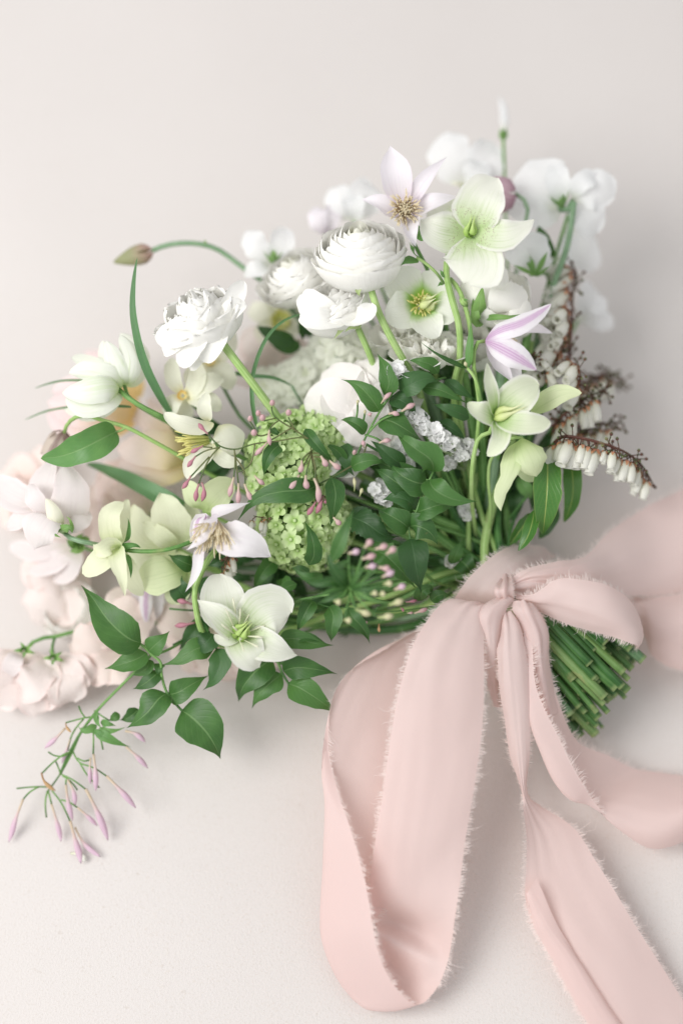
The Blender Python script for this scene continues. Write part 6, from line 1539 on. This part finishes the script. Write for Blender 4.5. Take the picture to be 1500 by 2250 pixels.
def fringe(X, N, edges, step=0.00024, length=0.0062, seed=1):
    """frayed threads standing out from the long edges of the cloth X[length, width]"""
    q = random.Random(seed)
    v, f, uv = [], [], []
    for e in edges:
        E = X[:, 0] if e == 0 else X[:, -1]
        I = X[:, 1] if e == 0 else X[:, -2]
        NN = N[:, 0] if e == 0 else N[:, -1]
        s = np.r_[0, np.cumsum(np.linalg.norm(np.diff(E, axis=0), axis=1))]
        cnt = int(s[-1] / step)
        T = nz(np.gradient(E, axis=0))
        O = nz(E - I)
        for c in range(cnt):
            x = q.uniform(0, s[-1])
            i = min(int(np.searchsorted(s, x)), len(s) - 1)
            j = max(i - 1, 0)
            fr = (x - s[j]) / max(s[i] - s[j], 1e-9)
            p = E[j] * (1 - fr) + E[i] * fr
            o, t_, n_ = O[i], T[i], NN[i]
            clump = 0.55 + 0.9 * abs(mnoise.noise(Vector((x * 160, seed, e))))
            L = length * q.uniform(0.35, 1.1) * clump
            lean = 0.9 * mnoise.noise(Vector((x * 110, seed + 7, e))) + q.uniform(-0.45, 0.45)
            up = q.uniform(-0.35, 0.6)
            d1 = nz(o + t_ * lean * 0.6 + n_ * up * 0.5)
            d2 = nz(o * 0.7 + t_ * lean * 1.6 + n_ * up)
            if q.random() < 0.02:
                L *= q.uniform(1.8, 3.4)
                d2 = nz(d2 + t_ * q.uniform(-1.5, 1.5))
            if mnoise.noise(Vector((x * 75, seed + 3, e))) < -0.32:
                L *= 0.35
            w = t_ * q.uniform(0.00006, 0.00012)
            p0, p1, p2 = p - o * 0.0006, p + d1 * L * 0.55, p + d1 * L * 0.55 + d2 * L * 0.45
            k = len(v)
            v += [p0 - w, p0 + w, p1 + w * 0.9, p1 - w * 0.9, p2]
            f += [(k, k + 1, k + 2, k + 3), (k + 3, k + 2, k + 4)]
            uv += [(0, 0), (1, 0), (1, .5), (0, .5), (.5, 1)]
    return np.array(v), f, np.array(uv)


t = thing('silk_ribbon', 'pale pink silk ribbon with frayed edges, tied in a bow round the stems', 'ribbon', Z(7, 590, 570, -10))


def cloth(name, k, sections, edges=(0, 1), label=None, **kw):
    fl = kw.pop('fl', 0.0062)
    g, X, N = loft(sections, k, **kw)
    o = add(t, name, g, M['silk'], label=label)
    if edges:
        add(t, 'fringe', fringe(X, N, edges, length=fl, seed=len(bpy.data.objects)), M['fray'], kind='stuff', parent=o)
    return o


# band round the stems
cloth('band', 7, [((690, 325, -46), (760, 345, -46), (860, 395, -48)), ((600, 360, -24), (680, 405, -22), (740, 470, -22)), ((500, 425, -13), (590, 465, -11), (640, 530, -9)), ((415, 505, -10), (520, 535, -8), (600, 575, -6)),
                  ((350, 600, -14), (470, 600, -11), (570, 610, -8)), ((335, 640, -30), (440, 680, -28), (560, 700, -24)), ((400, 680, -60), (500, 730, -60), (640, 760, -60))], edges=(0,), gather=0.0006, gk=14, seed=2.0, wr=0.0022, label='band wrapped round the stems')
# big left loop: from the knot down the front, round the bottom and back up behind
cloth('loop', 9, [((690, -300, -4), (706, -296, -1), (722, -290, -3)), ((560, -330, 4), (630, -310, 7), (700, -285, 3)), ((445, -210, 10), (570, -195, 13), (698, -180, 8)), ((380, -50, 14), (530, -45, 17), (700, -30, 12)),
                  ((335, 160, 16), (500, 160, 20), (694, 165, 15)), ((302, 390, 14), (475, 395, 20), (664, 400, 18)), ((262, 640, 10), (430, 650, 17), (622, 660, 18)), ((240, 850, 2), (410, 880, 8), (592, 890, 19)), ((262, 960, 0), (400, 985, -6), (566, 1060, 18)),
                  ((272, 1000, 6), (400, 1075, 9), (545, 1150, 17)), ((275, 1050, 8), (345, 1190, 2), (505, 1240, 17)), ((250, 1130, 9), (230, 1295, 9), (432, 1300, 19)), ((210, 1090, 5), (150, 1235, 7), (345, 1225, 22)),
                  ((190, 1030, 1), (66, 1075, 6), (285, 1110, 24)), ((300, 900, 0), (45, 930, 5), (255, 985, 24)), ((350, 720, -2), (56, 700, 6), (222, 800, 21)), ((380, 560, -6), (72, 470, 3), (168, 600, 16)), ((400, 380, -10), (76, 330, 1), (110, 430, 8)), ((420, 230, -16), (110, 215, -4), (76, 250, 0)),
                  ((440, 60, -24), (190, 30, -14), (92, 70, -6)), ((440, -90, -34), (290, -110, -22), (180, -60, -14)), ((560, -200, -36), (450, -200, -28), (350, -155, -22)), ((680, -270, -30), (600, -280, -26), (520, -260, -24))],
      gather=0.0014, gk=16, glen=0.07, seed=4.1, nu=21, per=6, wr=0.0016, label='large loop falling forward from the knot')
# small loop, right
cloth('loop', 7, [((640, 590, -4), (655, 610, -4), (660, 650, -8)), ((740, 590, 0), (755, 630, 0), (765, 675, -8)), ((860, 515, 6), (880, 630, 7), (880, 725, -4)), ((1000, 520, 9), (1010, 650, 12), (1010, 770, 0)), ((1120, 550, 8), (1140, 690, 13), (1130, 800, 3)), ((1215, 610, 2), (1240, 730, 8), (1215, 830, 4)),
                  ((1270, 700, -8), (1292, 780, -2), (1270, 850, 0)), ((1260, 720, -20), (1275, 790, -18), (1250, 850, -18)), ((1150, 640, -26), (1150, 720, -26), (1140, 800, -26)), ((980, 610, -22), (980, 680, -24), (980, 750, -26)), ((780, 600, -12), (770, 640, -14), (780, 700, -18))],
      gather=0.0013, gk=15, glen=0.12, seed=7.3, label='small loop curling over the cut stems', end=True)
# upper right loop and its return, leaving the picture on the right
cloth('tail', 7, [((620, 520, -6), (640, 545, -5), (650, 570, -6)), ((700, 460, -6), (740, 500, -2), (760, 555, -6)), ((850, 425, -10), (880, 490, -6), (900, 560, -12)), ((1000, 395, -22), (1030, 480, -16), (1050, 590, -22)), ((1110, 290, -40), (1190, 430, -32), (1220, 600, -34)), ((1290, 170, -60), (1380, 350, -48), (1420, 590, -46)),
                  ((1490, 60, -66), (1600, 280, -52), (1650, 550, -48)), ((1750, -60, -70), (1880, 200, -56), (1950, 500, -50))], gather=0.0014, gk=14, glen=0.12, seed=9.0, nu=19, wr=0.003, label='broad tail leaving to the upper right')
cloth('tail', 7, [((640, 600, -16), (700, 640, -20), (700, 700, -26)), ((1180, 590, -44), (1200, 680, -38), (1230, 760, -40)), ((1300, 600, -46), (1340, 740, -30), (1330, 900, -42)), ((1420, 590, -42), (1480, 760, -26), (1460, 960, -42)), ((1600, 560, -40), (1650, 750, -24), (1640, 985, -40)), ((1900, 520, -46), (1950, 720, -30), (1950, 960, -46))],
      gather=0.0008, seed=11.0, nu=17, wr=0.003, label='lower tail leaving to the right')
# centre tail that turns over and runs off the lower edge
cloth('tail', 9, [((770, -290, 0), (790, -288, 3), (815, -284, 1)), ((762, -220, 4), (800, -225, 9), (850, -215, 5)), ((755, -120, 5), (805, -120, 11), (868, -120, 7)), ((758, 0, 5), (815, 5, 11), (884, 5, 7)), ((775, 130, 4), (830, 135, 9), (888, 140, 6)), ((800, 290, 2), (845, 295, 7), (886, 300, 4)), ((845, 430, 0), (862, 440, 3), (880, 440, -2)),
                  ((866, 540, 2), (900, 520, -4), (940, 500, -10)), ((874, 640, 3), (950, 620, -4), (1062, 585, -9)), ((868, 760, 4), (980, 740, 0), (1150, 720, -2)), ((868, 880, 5), (1020, 860, 4), (1232, 850, 3)), ((905, 990, 6), (1080, 980, 9), (1300, 965, 6)), ((980, 1120, 9), (1170, 1110, 14), (1395, 1110, 10)), ((1080, 1310, 14), (1270, 1290, 18), (1490, 1260, 14)), ((1210, 1520, 18), (1390, 1480, 20), (1600, 1440, 18))],
      gather=0.0010, gk=13, glen=0.10, seed=13.0, nu=19, per=6, label='long tail running off the lower edge')
cloth('fold', 9, [((870, 850, 9), (880, 835, 10), (912, 785, 8)), ((905, 985, 10), (945, 975, 13), (990, 965, 12)), ((978, 1118, 13), (1040, 1110, 17), (1100, 1140, 15)), ((1078, 1308, 18), (1150, 1300, 22), (1225, 1330, 19)), ((1208, 1518, 21), (1290, 1500, 25), (1370, 1530, 22))],
      edges=(0,), seed=14.0, wr=0.001, label='turned over edge along the long tail')
# second centre tail: folds along its length and leaves on the right
cloth('tail', 9, [((880, -285, -1), (868, -288, 0), (905, -280, -4)), ((892, -150, 4), (868, -140, 3), (945, -150, -4)), ((905, 0, 7), (874, 20, 4), (978, 0, -4)), ((945, 110, 9), (885, 150, 4), (1005, 90, -6)), ((1000, 220, 8), (925, 270, 2), (1040, 180, -12)), ((1052, 330, 6), (985, 395, 0), (1095, 250, -20)), ((1105, 420, 3), (1058, 460, -4), (1195, 290, -26)), ((1150, 490, -2), (1140, 470, -10), (1295, 340, -32)),
                  ((1240, 590, -6), (1260, 500, -8), (1390, 355, -34)), ((1370, 668, -10), (1410, 540, -4), (1485, 370, -32)), ((1500, 640, -12), (1560, 500, -4), (1610, 375, -30)), ((1660, 560, -20), (1720, 450, -10), (1780, 340, -30))],
      gather=0.0008, gk=12, glen=0.10, seed=15.0, nu=17, per=6, label='tail turned over and leaving at the right edge')
# short inner fold below the knot
cloth('fold', 7, [((560, 610, 0), (590, 605, 3), (640, 615, 0)), ((490, 650, 3), (540, 650, 9), (610, 655, 3)), ((455, 700, 4), (510, 720, 10), (590, 740, 4)), ((475, 800, 2), (520, 810, 8), (570, 830, 2)), ((490, 920, -3), (530, 930, 2), (565, 940, -4)), ((510, 1050, -10), (545, 1060, -6), (575, 1060, -12)), ((545, 1160, -18), (565, 1165, -16), (585, 1160, -20))],
      gather=0.0008, gk=9, seed=17.0, label='pinched inner fold below the knot')
cloth('fold', 7, [((640, 625, 0), (690, 620, 4), (730, 640, 0)), ((640, 680, 2), (715, 690, 8), (790, 720, 2)), ((690, 790, 2), (760, 800, 7), (815, 800, 0)), ((715, 900, 0), (775, 920, 5), (825, 930, -2)), ((740, 1040, -2), (795, 1060, 3), (845, 1060, -6)), ((790, 1200, -4), (830, 1200, 0), (880, 1190, -10))],
      gather=0.001, gk=11, glen=.4, seed=18.0, label='pale inner fold lying on the cut stems')
cloth('fold', 7, [((610, 520, -8), (632, 545, -5), (640, 590, -8)), ((720, 490, -8), (745, 535, -5), (760, 600, -10)), ((830, 455, -12), (850, 515, -8), (865, 580, -14)), ((960, 440, -22), (985, 500, -18), (1000, 580, -24))],
      gather=0.0014, gk=13, glen=0.3, seed=19.0, label='gathered fold right of the knot')
# knot
cloth('knot', 7, [((575, 500, -12), (595, 490, -10), (620, 495, -12)), ((545, 535, -1), (588, 522, 2), (632, 520, -1)), ((535, 565, 4), (585, 562, 9), (640, 558, 4)), ((540, 595, 4), (590, 600, 8), (640, 592, 3)), ((560, 625, -2), (600, 632, 2), (640, 618, -2)), ((580, 640, -12), (610, 648, -10), (635, 636, -12))],
      edges=(1,), gather=0.0011, gk=15, glen=3.0, seed=21.0, nu=19, per=8, fl=0.003, label='knot of the bow')
